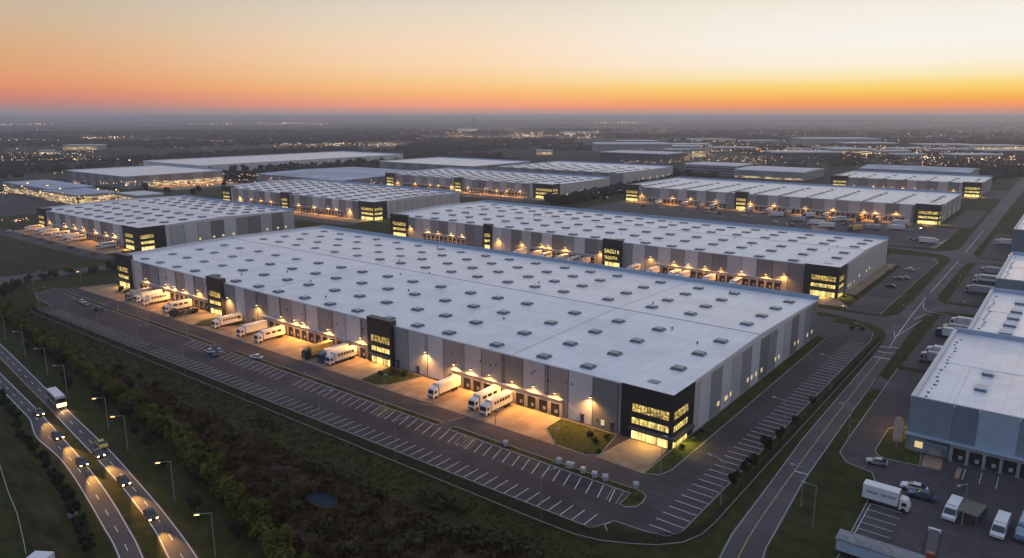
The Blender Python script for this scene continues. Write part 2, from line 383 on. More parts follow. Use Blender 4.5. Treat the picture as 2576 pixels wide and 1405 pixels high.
def smooth(pts, n=6):
    out = []
    P = [Vector(p[:2]) for p in pts]; P = [P[0] * 2 - P[1]] + P + [P[-1] * 2 - P[-2]]
    for i in range(1, len(P) - 2):
        for k in range(n):
            t = k / n; a, b, c, d = P[i - 1:i + 3]
            out.append(.5 * ((2 * b) + (c - a) * t + (2 * a - 5 * b + 4 * c - d) * t * t + (3 * b - a - 3 * c + d) * t ** 3))
    out.append(P[-2]); return out
def sheet(name, material, polys, z=.03):
    k = MB()
    for p in polys: k.poly(p, z)
    return structure(k.build(name, material))
def resample(a, n):
    """n + 1 points evenly along polyline a"""
    d = [0]
    for i in range(len(a) - 1): d.append(d[-1] + (a[i + 1] - a[i]).length)
    out = []; j = 0
    for i in range(n + 1):
        t = d[-1] * i / n
        while j < len(a) - 2 and d[j + 1] < t: j += 1
        u = (t - d[j]) / max(1e-6, d[j + 1] - d[j]); out.append(a[j].lerp(a[j + 1], min(1, max(0, u))))
    return out

# motorway: two carriageways
RR = resample(smooth([(-330, 84), (-261.2, 76), (-215.2, 70.3), (-194.9, 67.8), (-166.8, 64.5), (-150.3, 62), (-131.8, 59), (-111.8, 55), (-80, 47), (-40, 32), (0, 12), (40, -14)]), 130)
RL = resample(smooth([(-330, 80), (-260.1, 72.1), (-240.5, 69.7), (-206.6, 65.7), (-189.1, 63.4), (-169.7, 61), (-152.3, 58.7), (-138.6, 56.5), (-125.4, 54), (-116.4, 51.6), (-84, 43), (-44, 27), (-4, 7), (36, -20)]), 130)
LR = resample(smooth([(-330, 76.5), (-244.7, 67.6), (-222.7, 65.3), (-206.1, 63.6), (-187.1, 61.2), (-164.2, 58.2), (-146.1, 55.2), (-130.6, 52), (-119.1, 49.2), (-88, 40), (-47, 23.5), (-7, 3), (33, -24)]), 130)
LL = resample(smooth([(-330, 72), (-230.3, 62.6), (-211.9, 60.7), (-201.1, 59.6), (-194, 57.8), (-187.5, 56.4), (-181.1, 56), (-171, 55.3), (-160.8, 53.8), (-147.1, 51.3), (-134.5, 48.8), (-122.6, 46.2), (-92, 37), (-51, 20), (-11, -1), (29, -29)]), 130)
k = MB(); k.ribbon(RR, RL, .04); structure(k.build('motorway', 'road_asphalt'))
k = MB(); k.ribbon(LR, LL, .04); structure(k.build('motorway', 'road_asphalt'))
k = MB()
def inset(a, b, d): return [p.lerp(q, d / max(.1, (p - q).length)) for p, q in zip(a, b)]
for a, b in ((RR, RL), (LL, LR), (LR, LL)): k.line(inset(a, b, .3), .17, .06)
def mids(a, b, t): return [p.lerp(q, t) for p, q in zip(a, b)]
for a, b, t in ((RR, RL, .5), (LR, LL, .52)):
    c = resample(mids(a, b, t), 450)
    for i in range(0, 450, 9): k.line(c[i:i + 4], .15, .06)
structure(k.build('motorway_lines', 'line_paint'))
k = MB(); k.line(inset(RL, RR, .3)[:46], .16, .06); structure(k.build('motorway_edge_line', 'yellow_paint'))
k = MB(); k.line(inset(RL, RR, .3)[45:], .16, .06); structure(k.build('motorway_edge_line', 'line_paint'))

# estate road with side roads
EL = [(-24, 20), (-35, 78), (-39.5, 100), (-42, 119), (-42.8, 141), (-43.9, 167), (-44.8, 243), (-46, 272), (-48.5, 296), (-48.3, 341), (-49, 442), (-51.5, 567), (-53.6, 694), (-56, 855), (-60, 1200)]
ER = [(-15, 20), (-26.5, 78), (-31.5, 100), (-34.9, 118), (-37.1, 146), (-38.2, 180), (-39.3, 222), (-40.3, 272), (-40.7, 307), (-41.4, 342), (-41.6, 425), (-42.2, 568), (-43.5, 694), (-45, 855), (-48, 1200)]
EL, ER = [Vector(p) for p in EL], [Vector(p) for p in ER]
k = MB(); k.ribbon(ER, EL, .045); structure(k.build('estate_road', 'road_asphalt'))
sheet('side_road', 'road_asphalt', [
    [(-44.8, 258), (-45.9, 270), (-48.6, 277.7), (-53, 282.4), (-64, 288), (-75, 289.5), (-340, 289.5), (-340, 295.5), (-60, 295.5), (-52, 297), (-48.3, 305)],
    [(-40.2, 296), (-40.2, 307), (-39.1, 314), (-36, 319), (-25.4, 322), (20, 325), (20, 337), (-25, 333.5), (-37.8, 334.3), (-40.4, 339), (-41.4, 350)],
    [(-48.9, 430), (-49.4, 443), (-52, 451), (-58, 456), (-83, 461), (-330, 461), (-330, 467), (-83, 467), (-58, 466), (-52.2, 472), (-49.7, 485)],
    [(-41.5, 420), (-40.5, 440), (-36, 441.6), (20, 443), (20, 455), (-30, 453.2), (-38, 454.5), (-41.4, 466)],
    [(-38.6, 205), (-38.2, 213), (-35, 216), (-22, 216), (-22, 222), (-36, 222.2), (-39, 226), (-39.2, 232)],
    [(-398, 60), (-383, 95), (-379, 112), (-376, 119), (-378, 140), (-376, 158), (-376, 300), (-384, 300), (-386, 166), (-391, 143), (-396, 128), (-398, 114), (-410, 70)]], .038)
k = MB()
cen = smooth([(-19.5, 20), (-30.7, 78), (-35.8, 100), (-38.6, 117), (-39.9, 140), (-41.1, 178), (-42.1, 222), (-42.6, 250)], 6)
k.line(cen, .16, .07)
structure(k.build('road_centre_line', 'yellow_paint'))
k = MB()
for a, b in ((EL, ER), (ER, EL)): k.line(inset(a, b, .35)[:7], .08, .065)
k.line([(-43.3, 272), (-44.2, 300), (-45, 341)], .22, .065); k.line([(-45, 352), (-45.3, 440)], .22, .065); k.line([(-45.8, 470), (-46.8, 567)], .22, .065)
k.line([(-44.6, 243.5), (-39.8, 244)], .5, .065); k.line([(-44.8, 250), (-39.9, 251)], .4, .065); k.line([(-45.2, 256), (-39.8, 258.5)], .4, .065)
k.line([(-42.6, 258), (-43.3, 272), (-40, 300)], .16, .065); k.line([(-45, 277), (-42.9, 268)], .2, .065)
k.line(smooth([(-44, 331), (-43, 322), (-40, 316), (-33, 315)]), .2, .065); k.line([(-42.7, 300), (-40.6, 310), (-38, 311)], .25, .065)
k.line([tuple(at(1999, 1186))[:2], tuple(at(2033, 1195))[:2]], .3, .065)
structure(k.build('road_lines', 'line_paint'))

# lots, aprons, verges around the warehouses
lotA = [(-347, 112.4), (-337, 109.8), (-319, 108.9), (-316.8, 103), (-63, 104.6), (-60.9, 109.4), (-54.5, 109.8), (-50.6, 110.8), (-49.2, 114), (-49.2, 262), (-50.5, 271), (-56, 275), (-66, 276), (-66, 256), (-200, 256), (-200, 143), (-339, 143), (-345, 131), (-352, 122)]
sheet('parking_lot', 'lot_asphalt', [lotA, [(-345, 258), (-66, 258), (-66, 284), (-345, 284)]])
sheet('lot_asphalt', 'yard_asphalt', [
    [(-66.5, 299), (-54.2, 299.5), (-53.2, 432), (-55.9, 444), (-78, 441), (-78, 409), (-66.5, 409)],
    [(-322, 472), (-85, 470), (-67, 474), (-60, 484), (-60, 566), (-74, 567), (-74, 580), (-322, 581)],
    [(-72, 581), (-63, 574), (-54.6, 579), (-56, 690), (-70, 692)], [(-72, 800), (-54, 800), (-57, 890), (-73, 895)],
    [(-556, 161), (-417, 161.5), (-405, 164.5), (-405, 172), (-566, 172)], [(-605, 322), (-400, 322), (-400, 336), (-605, 336)],
    [(-600, 512), (-380, 512), (-380, 533), (-600, 533)]])
sheet('yard_asphalt', 'yard_asphalt', [
    [(-35.2, 171), (-35, 166), (-32.5, 161.6), (-27, 160), (-25, 155), (-24, 92), (60, 92), (60, 177.5), (-23.8, 177.5), (-23.8, 236), (-36.2, 236)],
    [(-36, 239), (-20.5, 239), (-20.5, 314), (-35.6, 314)], [(-37, 338), (-21, 338), (-21, 439), (-37.4, 439)], [(-38, 458), (-26, 458), (-26, 560), (-39, 560)]])
sheet('plain_lot', 'asphalt', [[tuple(at(*q))[:2] for q in p] for p in (
    [(0, 545), (100, 538), (150, 518), (330, 506), (320, 497), (120, 488), (0, 488)], [(400, 470), (570, 462), (560, 476), (420, 480)])])
sheet('apron', 'concrete', [
    [(-345, 131.4), (-344.6, 128.6), (-249, 129.3), (-253, 134.4), (-252, 142.7), (-340.6, 142.7)],
    [(-246, 129.3), (-157.3, 129.3), (-158.5, 142.7), (-232.6, 142.7), (-234, 139), (-240, 132.5)],
    [(-149.9, 129.1), (-88.4, 129.2), (-95.4, 135.2), (-95.8, 142.7), (-144.5, 142.7), (-147, 131.9)],
    [(-76.2, 143), (-66.5, 143), (-65.5, 129.4), (-77.7, 129.9)],
    [(-345, 300), (-90, 300), (-66, 303), (-74, 316), (-345, 316)], [(-74.2, 327), (-69.5, 327), (-69, 409), (-74.2, 409)],
    [(-318, 568), (-90, 566), (-90, 580.5), (-318, 580.5)], [(-556, 172), (-420, 172), (-420, 187.5), (-556, 187.5)],
    [(-600, 336), (-404, 336), (-404, 351), (-600, 351)], [(-596, 533), (-384, 533), (-384, 545), (-596, 545)],
    [(-205, 788), (-74, 788), (-74, 805), (-205, 805)], [(-784, 372), (-735, 378), (-735, 466), (-784, 462)], [(-12.8, 174), (-12.8, 168), (-11.9, 168), (-11.9, 174)]], .05)
sheet('path', 'concrete', [[(-19.6, 177), (-15.9, 176.6), (-15.6, 170.2), (-19.2, 169.8)], [(-23.8, 177), (-20.4, 177), (-20.4, 175), (-24.4, 175.2)], [(-61, 474.5), (-64.4, 474.8), (-60.8, 519), (-60, 518)], [(-152, 556), (-138, 500), (-128, 500), (-140, 556)]], .056)
# lawns
lawns = [
    [(-95.6, 142.7), (-95.2, 135.4), (-88.3, 129.4), (-79.5, 129.2), (-77.3, 131.4), (-79.6, 142.7)],
    [(-65.4, 129.6), (-62.4, 130.9), (-61.3, 134.5), (-61.6, 200), (-61.9, 255), (-65.6, 256), (-65.6, 143.2)],
    [(-157, 129.5), (-150.3, 129.3), (-147.2, 132.1), (-144.7, 142.7), (-158.3, 142.7)],
    [(-251.8, 134.4), (-248.6, 129.6), (-246.3, 129.5), (-240.2, 132.7), (-234.3, 139), (-233, 142.7), (-251.8, 142.7)],
    [(-29, 187), (-28.9, 172), (-27.8, 169.6), (-26.3, 168.8), (-19.5, 169.6), (-20.3, 177), (-23.7, 177.4), (-23.7, 190), (-26, 190)],
    [(-74, 316.4), (-66.3, 316.4), (-66.3, 326.6), (-74, 326.6)]]
sheet('lawn', 'lawn', lawns, .07)
strips = [(-338, -218), (-209, -117.5), (-113.5, -61)]
vg = []
for a, c in strips:
    p = [(a, 120.3), (c, 120.3), (c, 122.4), (a, 122.4)]
    if c == -61: p = [(a, 120.3), (-63.4, 120.3), (-63.1, 115.3), (-61.6, 115.1), (-60.1, 116.3), (-59.8, 118.6), (-60.4, 121.2), (-62, 122.4), (a, 122.4)]
    vg.append(p)
sheet('verge', 'grass', vg, .11)
k = MB()
for p in vg: k.line([(x, y) for x, y in p] + [p[0]], .18, .02, 0, .13)
for p in lawns[:5]: k.line([(x, y) for x, y in p] + [p[0]], .16, .02, 0, .11)
k.line([(-352, 122), (-347, 112.4), (-337, 109.8), (-319, 108.9), (-316.8, 103), (-63, 104.6), (-60.9, 109.4), (-54.5, 109.8), (-50.6, 110.8), (-49.2, 114), (-49.2, 262), (-50.5, 271), (-56, 275), (-66, 276)], .15, .02, 0, .13)
k.line([(-60.9, 109.5), (-61.6, 107), (-60, 105.5)], .2, .02, 0, .13)
k.line([(-36.2, 236), (-35.2, 171), (-35, 166), (-32.5, 161.6), (-27, 160), (-25, 155), (-24, 92)], .16, .02, 0, .12)
k.line([(-54.2, 299.5), (-53.2, 432)], .16, .02, 0, .12)
structure(k.build('kerb', 'kerb_stone'))
# parking bay lines
k = MB(); x = -309.5
while x < -62.5:
    if not -238 < x < -232: k.line([(x, 104.7), (x + .05, 109.3)], .16, .055)
    x += 2.72
x = -230
while x < -64.5:
    if not (-178 < x < -172): k.line([(x, 119.9), (x + 1.6, 114.8)], .16, .055)
    x += 2.72
y = 112.4
while y < 258: k.line([(-55.1, y), (-49.5, y)], .17, .055); y += 2.76
for i, y in enumerate((145.9, 143.3, 140.4, 137.7, 135.1)): k.line([(-24.1, y), (-18.6, y)], .12, .055)
k.line([(-24.2, 147), (-24, 128)], .12, .055)
for x in (-11.35, -8.35, -5.35): k.line([(x, 174.4), (x + .05, 168.2)], .12, .055)
structure(k.build('parking_lines', 'line_paint'))
k = MB()
for x0 in (-136.5, -108.6):
    p = [(x0, 119.6), (x0 + 4.6, 119.6), (x0 + 6, 115.4), (x0 + 1.4, 115.4), (x0, 119.6)]; k.line(p, .14, .055)
    for t in (.25, .5, .75): k.line([(x0 + 4.6 * t, 119.4), (x0 + 1.4 + 4.6 * t * .8, 115.6)], .12, .055)
k.line([(-64.9, 120), (-63.8, 115)], .16, .055); k.line([(-67.4, 120), (-66, 115)], .14, .055)
k.line([(-131, 127.5), (-126, 129)], .2, .055); k.line([(-117, 124), (-115.5, 128.6)], .2, .055)
structure(k.build('bay_marking', 'yellow_paint'))

rp = random.Random(17); pl_ = []
for i in range(22):
    x, y = rp.choice([(rp.uniform(-300, -66), rp.uniform(106, 118)), (rp.uniform(-300, -66), rp.uniform(123, 128)), (rp.uniform(-60, -56), rp.uniform(130, 255))])
    w, d = rp.uniform(.8, 5), rp.uniform(.5, 1.6)
    if x > -61: w, d = d * .7, w
    pl_.append([(x, y), (x + w, y + rp.uniform(-.1, .1)), (x + w, y + d), (x, y + d)])
sheet('asphalt_patch', 'asphalt', pl_, .036)
# heath, field, track, ditch, pond
sheet('heath_ground', 'heath_soil', [
    [(-325, 95), (-262, 89), (-222, 87.5), (-180, 88), (-150, 87.5), (-122, 88), (-96, 90), (-76, 92), (-58, 93), (-50, 60), (-84, 60), (-104, 65), (-128, 70), (-158, 75.5), (-205, 81), (-257, 86), (-320, 92)]], .012)
sheet('field', 'field', [[(-600, 90), (-400, 95), (-399, 128), (-402, 158), (-600, 156)]], .012)
sheet('track', 'dirt', [[(-240, 58), (-205, 55), (-189, 53.5), (-170, 50.4), (-152, 47.4), (-136, 43.5), (-118, 37), (-117, 32), (-138, 38.5), (-153, 42.5), (-170, 45.8), (-189, 48.4), (-205, 50), (-240, 53)]], .018)
k = MB(); k.line(smooth([(-235, 90), (-213, 88.6), (-187, 86.1), (-169, 84), (-148, 83.4), (-136, 82.4), (-126, 83.2), (-115, 84), (-107, 84.2), (-99, 84.1), (-94, 85.6), (-86, 88), (-70, 90)], 5), 1.3, .02); structure(k.build('ditch', 'mud'))
sheet('pond', 'water', [smooth([(-114.6, 79), (-113.9, 81.2), (-111.4, 82.6), (-108.3, 82), (-106.2, 80.6), (-108.3, 79), (-111.5, 77.6), (-114.6, 79)], 4)[:-1]], .03)
# far ridges
for ri, (d, h0, h1, a0, a1) in enumerate(((9000, 6, 30, -62, 62), (14000, 38, 30, -62, 62), (19000, 52, 34, -62, 62))):
    k = MB(); n = 180; rows = []
    for i in range(n + 1):
        a = R(-YAW + a0 + (a1 - a0) * i / n)
        hh = h0 + h1 * (.5 + .5 * noise.fractal(Vector((i * .045, ri * 7.3, 1.1)), .6, 2.0, 5)) * (1.0 if ri else .9)
        u = Vector((math.sin(a), math.cos(a), 0))
        rows.append([u * (d * .88), u * (d * .96) + Vector((0, 0, hh * .7)), u * d + Vector((0, 0, hh)), u * (d * 1.12) + Vector((0, 0, -2))])
    for i in range(n):
        for j in range(3): k.quad(rows[i][j], rows[i + 1][j], rows[i + 1][j + 1], rows[i][j + 1])
    structure(k.build('hills', 'hill'))

# ------------------------------------------------------------------ warehouses
PAN = ['seam', 'panel_0', 'panel_1', 'panel_2', 'panel_3', 'panel_4', 'parapet', 'ribbed', 'parapet_shaded']
WAREHOUSES = 'grey panel warehouses on the logistics park'
class Local:
    """builds parts of one thing whose Empty stands at loc"""
    def __init__(s, root): s.root = root; s.o = root.location.copy()
    def __call__(s, k, name, mats, parent=None, fix=True):
        k.v = [(p[0] - s.o.x, p[1] - s.o.y, p[2] - s.o.z) for p in k.v]
        return k.build(name, mats, parent or s.root, fix)
def frame_mesh(k, a, b, z0, z1, face, pos, step, d=.06, mi=0, mid=True):
    """glazing bars over a window band; face 'f' looks to -y at y = pos, 'r' looks to +x at x = pos"""
    def bar(u0, u1, w0, w1):
        if face == 'f': k.box(u0, pos - d, w0, u1, pos - .002, w1, mi)
        else: k.box(pos + .002, u0, w0, pos + d, u1, w1, mi)
    bar(a - .08, b + .08, z1, z1 + .1); bar(a - .08, b + .08, z0 - .1, z0)
    n = max(1, round((b - a) / step))
    for i in range(n + 1):
        u = a + (b - a) * i / n; bar(u - .05, u + .05, z0, z1)
    if mid:
        h = z0 + (z1 - z0) * .55
        for i in range(n): bar(a + (b - a) * i / n + .05, a + (b - a) * (i + 1) / n - .05, h - .035, h + .035)
def pane(k, a, b, z0, z1, face, pos):
    if face == 'f': k.box(a, pos - .03, z0, b, pos - .004, z1)
    else: k.box(pos + .004, a, z0, pos + .03, b, z1)
def tower(P, xa, xb, ya, yb, top, right=False, far=False, wf=None, canopy=True, parapet=True, skip=()):
    k = MB(); k.box(xa, ya, 0, xb, yb, top); k.box(xa - .06, ya - .06, top, xb + .06, yb + .06, top + .12, 1, 2 if right else 0)
    t = P(k, 'entrance_tower', ['tower', 'tower_trim', 'roof_white'])
    wa, wb = wf or (xa + (xb - xa) * .16, xb - .75)
    bands = [(7.0, 9.0, 'lit_upper', .8), (4.0, 5.5, 'lit_mid', 1.1), (.2, 2.35, 'lit_ground', 1.0)]
    for z0, z1, mt, st in bands:
        if mt in skip: continue
        k = MB(); pane(k, wa, wb, z0, z1, 'f', ya); w = P(k, 'window', mt, t)
        if right: k = MB(); pane(k, ya + .7, ya + 8.2, z0, z1, 'r', xb); w2 = P(k, 'window', mt, t)
        if not far:
            k = MB(); frame_mesh(k, wa, wb, z0, z1, 'f', ya - .03, st, mid=mt == 'lit_upper'); P(k, 'window_frame', 'tower_trim', t)
            if right: k = MB(); frame_mesh(k, ya + .7, ya + 8.2, z0, z1, 'r', xb + .03, st, mid=mt == 'lit_upper'); P(k, 'window_frame', 'tower_trim', t)
    if canopy and not far:
        k = MB(); k.box(wa - .6, ya - 1.5, 2.85, xb + (1.5 if right else .1), ya - .005, 3.3)
        if right: k.box(xb + .005, ya, 2.86, xb + 1.5, ya + 9.4, 3.31)
        P(k, 'canopy', 'tower_trim', t)
        spot('entrance_fill', Vector(((wa + wb) / 2, ya - .8, 2.75)) - P.o, 2200, (1, .64, .18), t, (0, -.5, -1), 150)  # added spots, strengthen the yellow spill of the windows on the forecourt
        if right: spot('entrance_fill', Vector((xb + .9, ya + 4.4, 2.75)) - P.o, 1900, (1, .74, .15), t, (.5, 0, -1), 150)
    return t
DOOR = None
def dock_door_mesh():
    global DOOR
    if DOOR: return DOOR
    k = MB(); k.box(-1.35, -.02, .25, 1.35, .0, 3.3, 0); k.box(-.1, -.05, .75, .75, -.021, 1.65, 1)
    k.box(-1.5, -.12, 0, -1.36, -.001, 3.42, 2); k.box(1.36, -.12, 0, 1.5, -.001, 3.42, 2); k.box(-1.359, -.12, 3.3, 1.359, -.001, 3.42, 2); k.box(-1.2, -.3, .0, 1.2, -.13, .24, 0)
    DOOR = k.mesh('dock_door', ['dock_void', 'dock_glass', 'dock_wall']); return DOOR
def warehouse(name, label, x0, y0, x1, y1, H=13.0, ridge=True, step=7.0, sky=None, towers=(), docks=(), lamps=(), side_win=(), pal=(0, 1, 2, 3), seed=1, lamp_w=900, far=False, ribbed=False, seams=(), lens=1.0, sides='flrb', group=WAREHOUSES):
    r = random.Random(seed)
    root = empty(name, (x0, y0, 0), 0, label, 'warehouse', group); P = Local(root)
    k = MB(); k.box(x0 + .08, y0 + .08, 0, x1 - .08, y1 - .08, H - .4, 0)
    def panels(a, b, fn):
        n = max(1, round((b - a) / step)); last = -1
        for i in range(n):
            c = r.choice([q for q in pal if q != last]); last = c
            u, w = a + (b - a) * i / n + .12, a + (b - a) * (i + 1) / n - .12
            fn(u, w, c + 1)
    if 'f' in sides: panels(x0, x1, lambda u, w, c: k.box(u, y0, .05, w, y0 + .079, H - .25, c))
    if 'r' in sides: panels(y0 + .1, y1 - .1, lambda u, w, c: k.box(x1 - .079, u, .05, x1, w, H - .25, 7 if ribbed and u > y0 + 9 else c))
    if 'l' in sides: panels(y0 + .1, y1 - .1, lambda u, w, c: k.box(x0, u, .05, x0 + .079, w, H - .25, c))
    if 'b' in sides: panels(x0, x1, lambda u, w, c: k.box(u, y1 - .079, .05, w, y1, H - .25, c))
    yr = (y0 + y1) / 2; zf, zr, zb = H - .3, (H + .95 if ridge else H - .3), H - .3
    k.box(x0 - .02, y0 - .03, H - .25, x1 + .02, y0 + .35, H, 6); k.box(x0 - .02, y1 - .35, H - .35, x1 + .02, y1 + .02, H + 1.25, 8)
    for xa, xb, up in ((x0 - .02, x0 + .4, 1.0), (x1 - .32, x1 + .02, .32)):
        for ya, yb, za, zz in ((y0 + .351, yr, zf, zr), (yr, y1 - .351, zr, zb)):
            n = len(k.v); k.v += [(xa, ya, H - .5), (xb, ya, H - .5), (xb, yb, H - .5), (xa, yb, H - .5), (xa, ya, za + up), (xb, ya, za + up), (xb, yb, zz + up), (xa, yb, zz + up)]
            k.f += [(n + 4, n + 5, n + 6, n + 7), (n, n + 1, n + 5, n + 4), (n + 1, n + 2, n + 6, n + 5), (n + 2, n + 3, n + 7, n + 6), (n + 3, n, n + 4, n + 7)]; k.m += [6] * 5
    P(k, 'wall', PAN)
    k = MB(); a, b = x0 + .4, x1 - .32
    k.quad((a, y0 + .35, zf), (b, y0 + .35, zf), (b, yr, zr), (a, yr, zr)); k.quad((a, yr, zr), (b, yr, zr), (b, y1 - .35, zb), (a, y1 - .35, zb))
    if ridge: k.box(a, yr - .16, zr - .05, b, yr + .16, zr + .06, 1)
    def rz(y): return zf + (zr - zf) * (1 - abs(y - yr) / (yr - y0))
    for sx in seams:
        for ya, yb in ((y0 + .4, yr - .2), (yr + .2, y1 - .4)): k.quad((sx - .09, ya, rz(ya) + .02), (sx + .09, ya, rz(ya) + .02), (sx + .09, yb, rz(yb) + .02), (sx - .09, yb, rz(yb) + .02), 1)
    roof = P(k, 'roof', ['roof_white', 'roof_seam'], None, False)
    if sky:
        xs_, ys_, sx, sy, mt = sky
        pos = [(x, y) for y in ys_ for x in xs_]
        pos.sort(key=lambda p: p[0] ** 2 + p[1] ** 2)
        q = MB(); q.frustum(0, 0, -.1, sx, sy, .16, sx, sy, 1); q.frustum(0, 0, .161, sx * 1.02, sy * 1.02, .66, sx * .80, sy * .80, 2, 0)
        me = q.mesh('skylight', ['skylight', 'roof_seam', 'skylight_rim'])
        rest = MB()
        for i, (x, y) in enumerate(pos):
            x += r.uniform(-.35, .35); y += r.uniform(-.3, .3)
            if i < 100:
                o = bpy.data.objects.new('skylight', me); COL.objects.link(o); o.parent = roof; o.location = (x - x0, y - y0, rz(y))
                o.rotation_euler = (0, 0, r.uniform(-.05, .05))
            else:
                rest.frustum(x, y, rz(y) - .1, sx, sy, rz(y) + .16, sx, sy, 1); rest.frustum(x, y, rz(y) + .16, sx * .93, sy * .93, rz(y) + .55, sx * .62, sy * .62, 0)
        if rest.v: tag(P(rest, 'skylight', ['skylight', 'skylight_rim'], roof), kind='stuff')
    if not far:
        for i in range(16):
            x, y = r.uniform(x0 + 6, x1 - 4), r.uniform(y0 + 3, y1 - 4)
            q = MB(); q.tube((x, y, rz(y) - .05), (x, y, rz(y) + .45), .22, .22, 6); q.tube((x, y, rz(y) + .45), (x, y, rz(y) + .6), .34, .3, 6); P(q, 'roof_vent', 'dark_steel', roof)
    for d in docks:
        da, db = d[0], d[1]; pr = d[2] if len(d) > 2 else .5
        k = MB(); k.box(da, y0 - pr, 0, db, y0 - .004, 4.45, 0); k.box(da - .15, y0 - pr - .22, 4.45, db + .15, y0 - .004, 4.68, 1)
        n = max(1, round((db - da) / 3.65))
        for i in range(n + 1):
            x = da + (db - da) * i / n; k.box(x - .22, y0 - pr - .12, 0, x + .22, y0 - pr - .003, 4.448, 0)
        bay = P(k, 'loading_dock', ['dock_wall', 'parapet'])
        for i in range(n):
            o = bpy.data.objects.new('dock_door', dock_door_mesh()); COL.objects.link(o); o.parent = bay
            o.location = (da + (db - da) * (i + .5) / n - x0, -pr - .005, 0)
    for t in towers: tower(P, far=far, **t)
    q = MB(); q.box(-.1, -.7, .1, .1, 0, .2, 0); q.box(-.28, -1.1, -.02, .28, -.6, .14, 0); q.box(-.24, -1.06, -.08, .24, -.64, -.021, 1)
    lm = q.mesh('wall_lamp', ['dark_steel', 'lamp_core'])
    for x, z in lamps:
        o = bpy.data.objects.new('wall_lamp', lm); COL.objects.link(o); o.parent = root; o.location = (x - x0, 0, z)
        spot('wall_lamp_light', (0, -.95, -.16), 5.0 * lamp_w * r.uniform(.7, 1.2), AMBER, o, (0, -.46, -1), 154, .75)
    for y, z, w in side_win:
        k = MB(); k.box(x1 + .003, y - w * .42, z - .6, x1 + .05, y + w * .42, z + .6); P(k, 'window', 'lit_small')
    return root, P
TW = dict
def rng(a, b, n): return [a + (b - a) * i / (n - 1) for i in range(n)]
XA = [-73, -91.5, -105, -121, -139.5, -152, -164.5, -179.3, -193, -207, -222, -235, -250, -265, -280, -294, -308.5, -322]
XA_PIPES = [-100.6 - 14.3 * i for i in range(15)]
A, PA = warehouse('warehouse', 'largest white-roofed warehouse in the foreground, four dark entrance towers along its lit dock front', -337, 143.8, -65.8, 256, seed=4, step=7.1,
    sky=(XA, [148.6, 161, 174, 187, 208, 220.6, 233.5, 246], 1.65, 1.45, None), seams=(-113, -229),
    towers=[TW(xa=-79, xb=-65.72, ya=143.3, yb=155, top=13.25, right=True, wf=(-76, -66.5)), TW(xa=-168.1, xb=-157.4, ya=142.5, yb=144.8, top=14.3), TW(xa=-260.9, xb=-250.8, ya=142.5, yb=144.8, top=14.4), TW(xa=-337.2, xb=-325, ya=142.5, yb=144.8, top=14.6)],
    docks=[(-133.4, -96), (-226, -169.5), (-318, -261.5)],
    lamps=[(-311.5, 6.4), (-294.2, 6.4), (-287.7, 6.4), (-279.8, 6.4), (-268.9, 7.6), (-247.6, 7.9), (-228.5, 8), (-214, 6.3), (-206.3, 6.4), (-201.6, 6.4), (-188.2, 6.4), (-172.1, 6.5), (-143.7, 7.7), (-132.5, 6.3), (-126.2, 6.3), (-119.5, 6.2), (-111.6, 6.2), (-104.7, 6.4), (-97.8, 6.2), (-87.4, 7.7)],
    side_win=[(170.3, 2.6, 1.6), (175.5, 2.5, 2.2), (178.6, 2.6, 1.1), (191, 2.9, 1.3), (194, 2.8, 1.2), (197.5, 2.8, 1.3), (202, 2.7, 1.4), (214, 2.8, 1.2), (217, 2.7, 1.2), (232.5, 3, 1), (236, 2.8, 1), (246, 2.6, 1.4), (251, 2.6, 1.2)], lamp_w=1500)
q = random.Random(77)
for i in range(34):
    x, z = q.uniform(-322, -82), q.choice([2.0, 2.4, 5.4, 8.6, 9.4, 10.2])
    if any(a - 1 < x < b + 1 for a, b in ((-133.4, -96), (-226, -169.5), (-318, -261.5))) and z < 5: z = 9.0
    if any(a - 1 < x < b + 1 for a, b in ((-168.2, -157), (-261, -250))): continue
    k = MB(); w = q.uniform(.12, .28); k.box(x - w, 143.66, z - w, x + w, 143.799, z + w * 1.4); PA(k, 'wall_vent', 'dark_steel')
for x in (-81.6, -90, -147.5, -156, -232, -243):
    k = MB(); k.box(x - .5, 143.7, .06, x + .5, 143.799, 2.2); k.box(x - .7, 143.3, 2.3, x + .7, 143.799, 2.42); PA(k, 'door', 'dark_steel')
for x in XA_PIPES: k = MB(); k.tube((x, 143.68, .1), (x, 143.68, 12.7), .09, .09, 6); PA(k, 'downpipe', 'seam')
k = MB(); k.box(-84.6, 143.72, .9, -83.7, 143.79, 2.3); PA(k, 'window', 'lit_small')
XB = rng(-80.5, -325, 18)
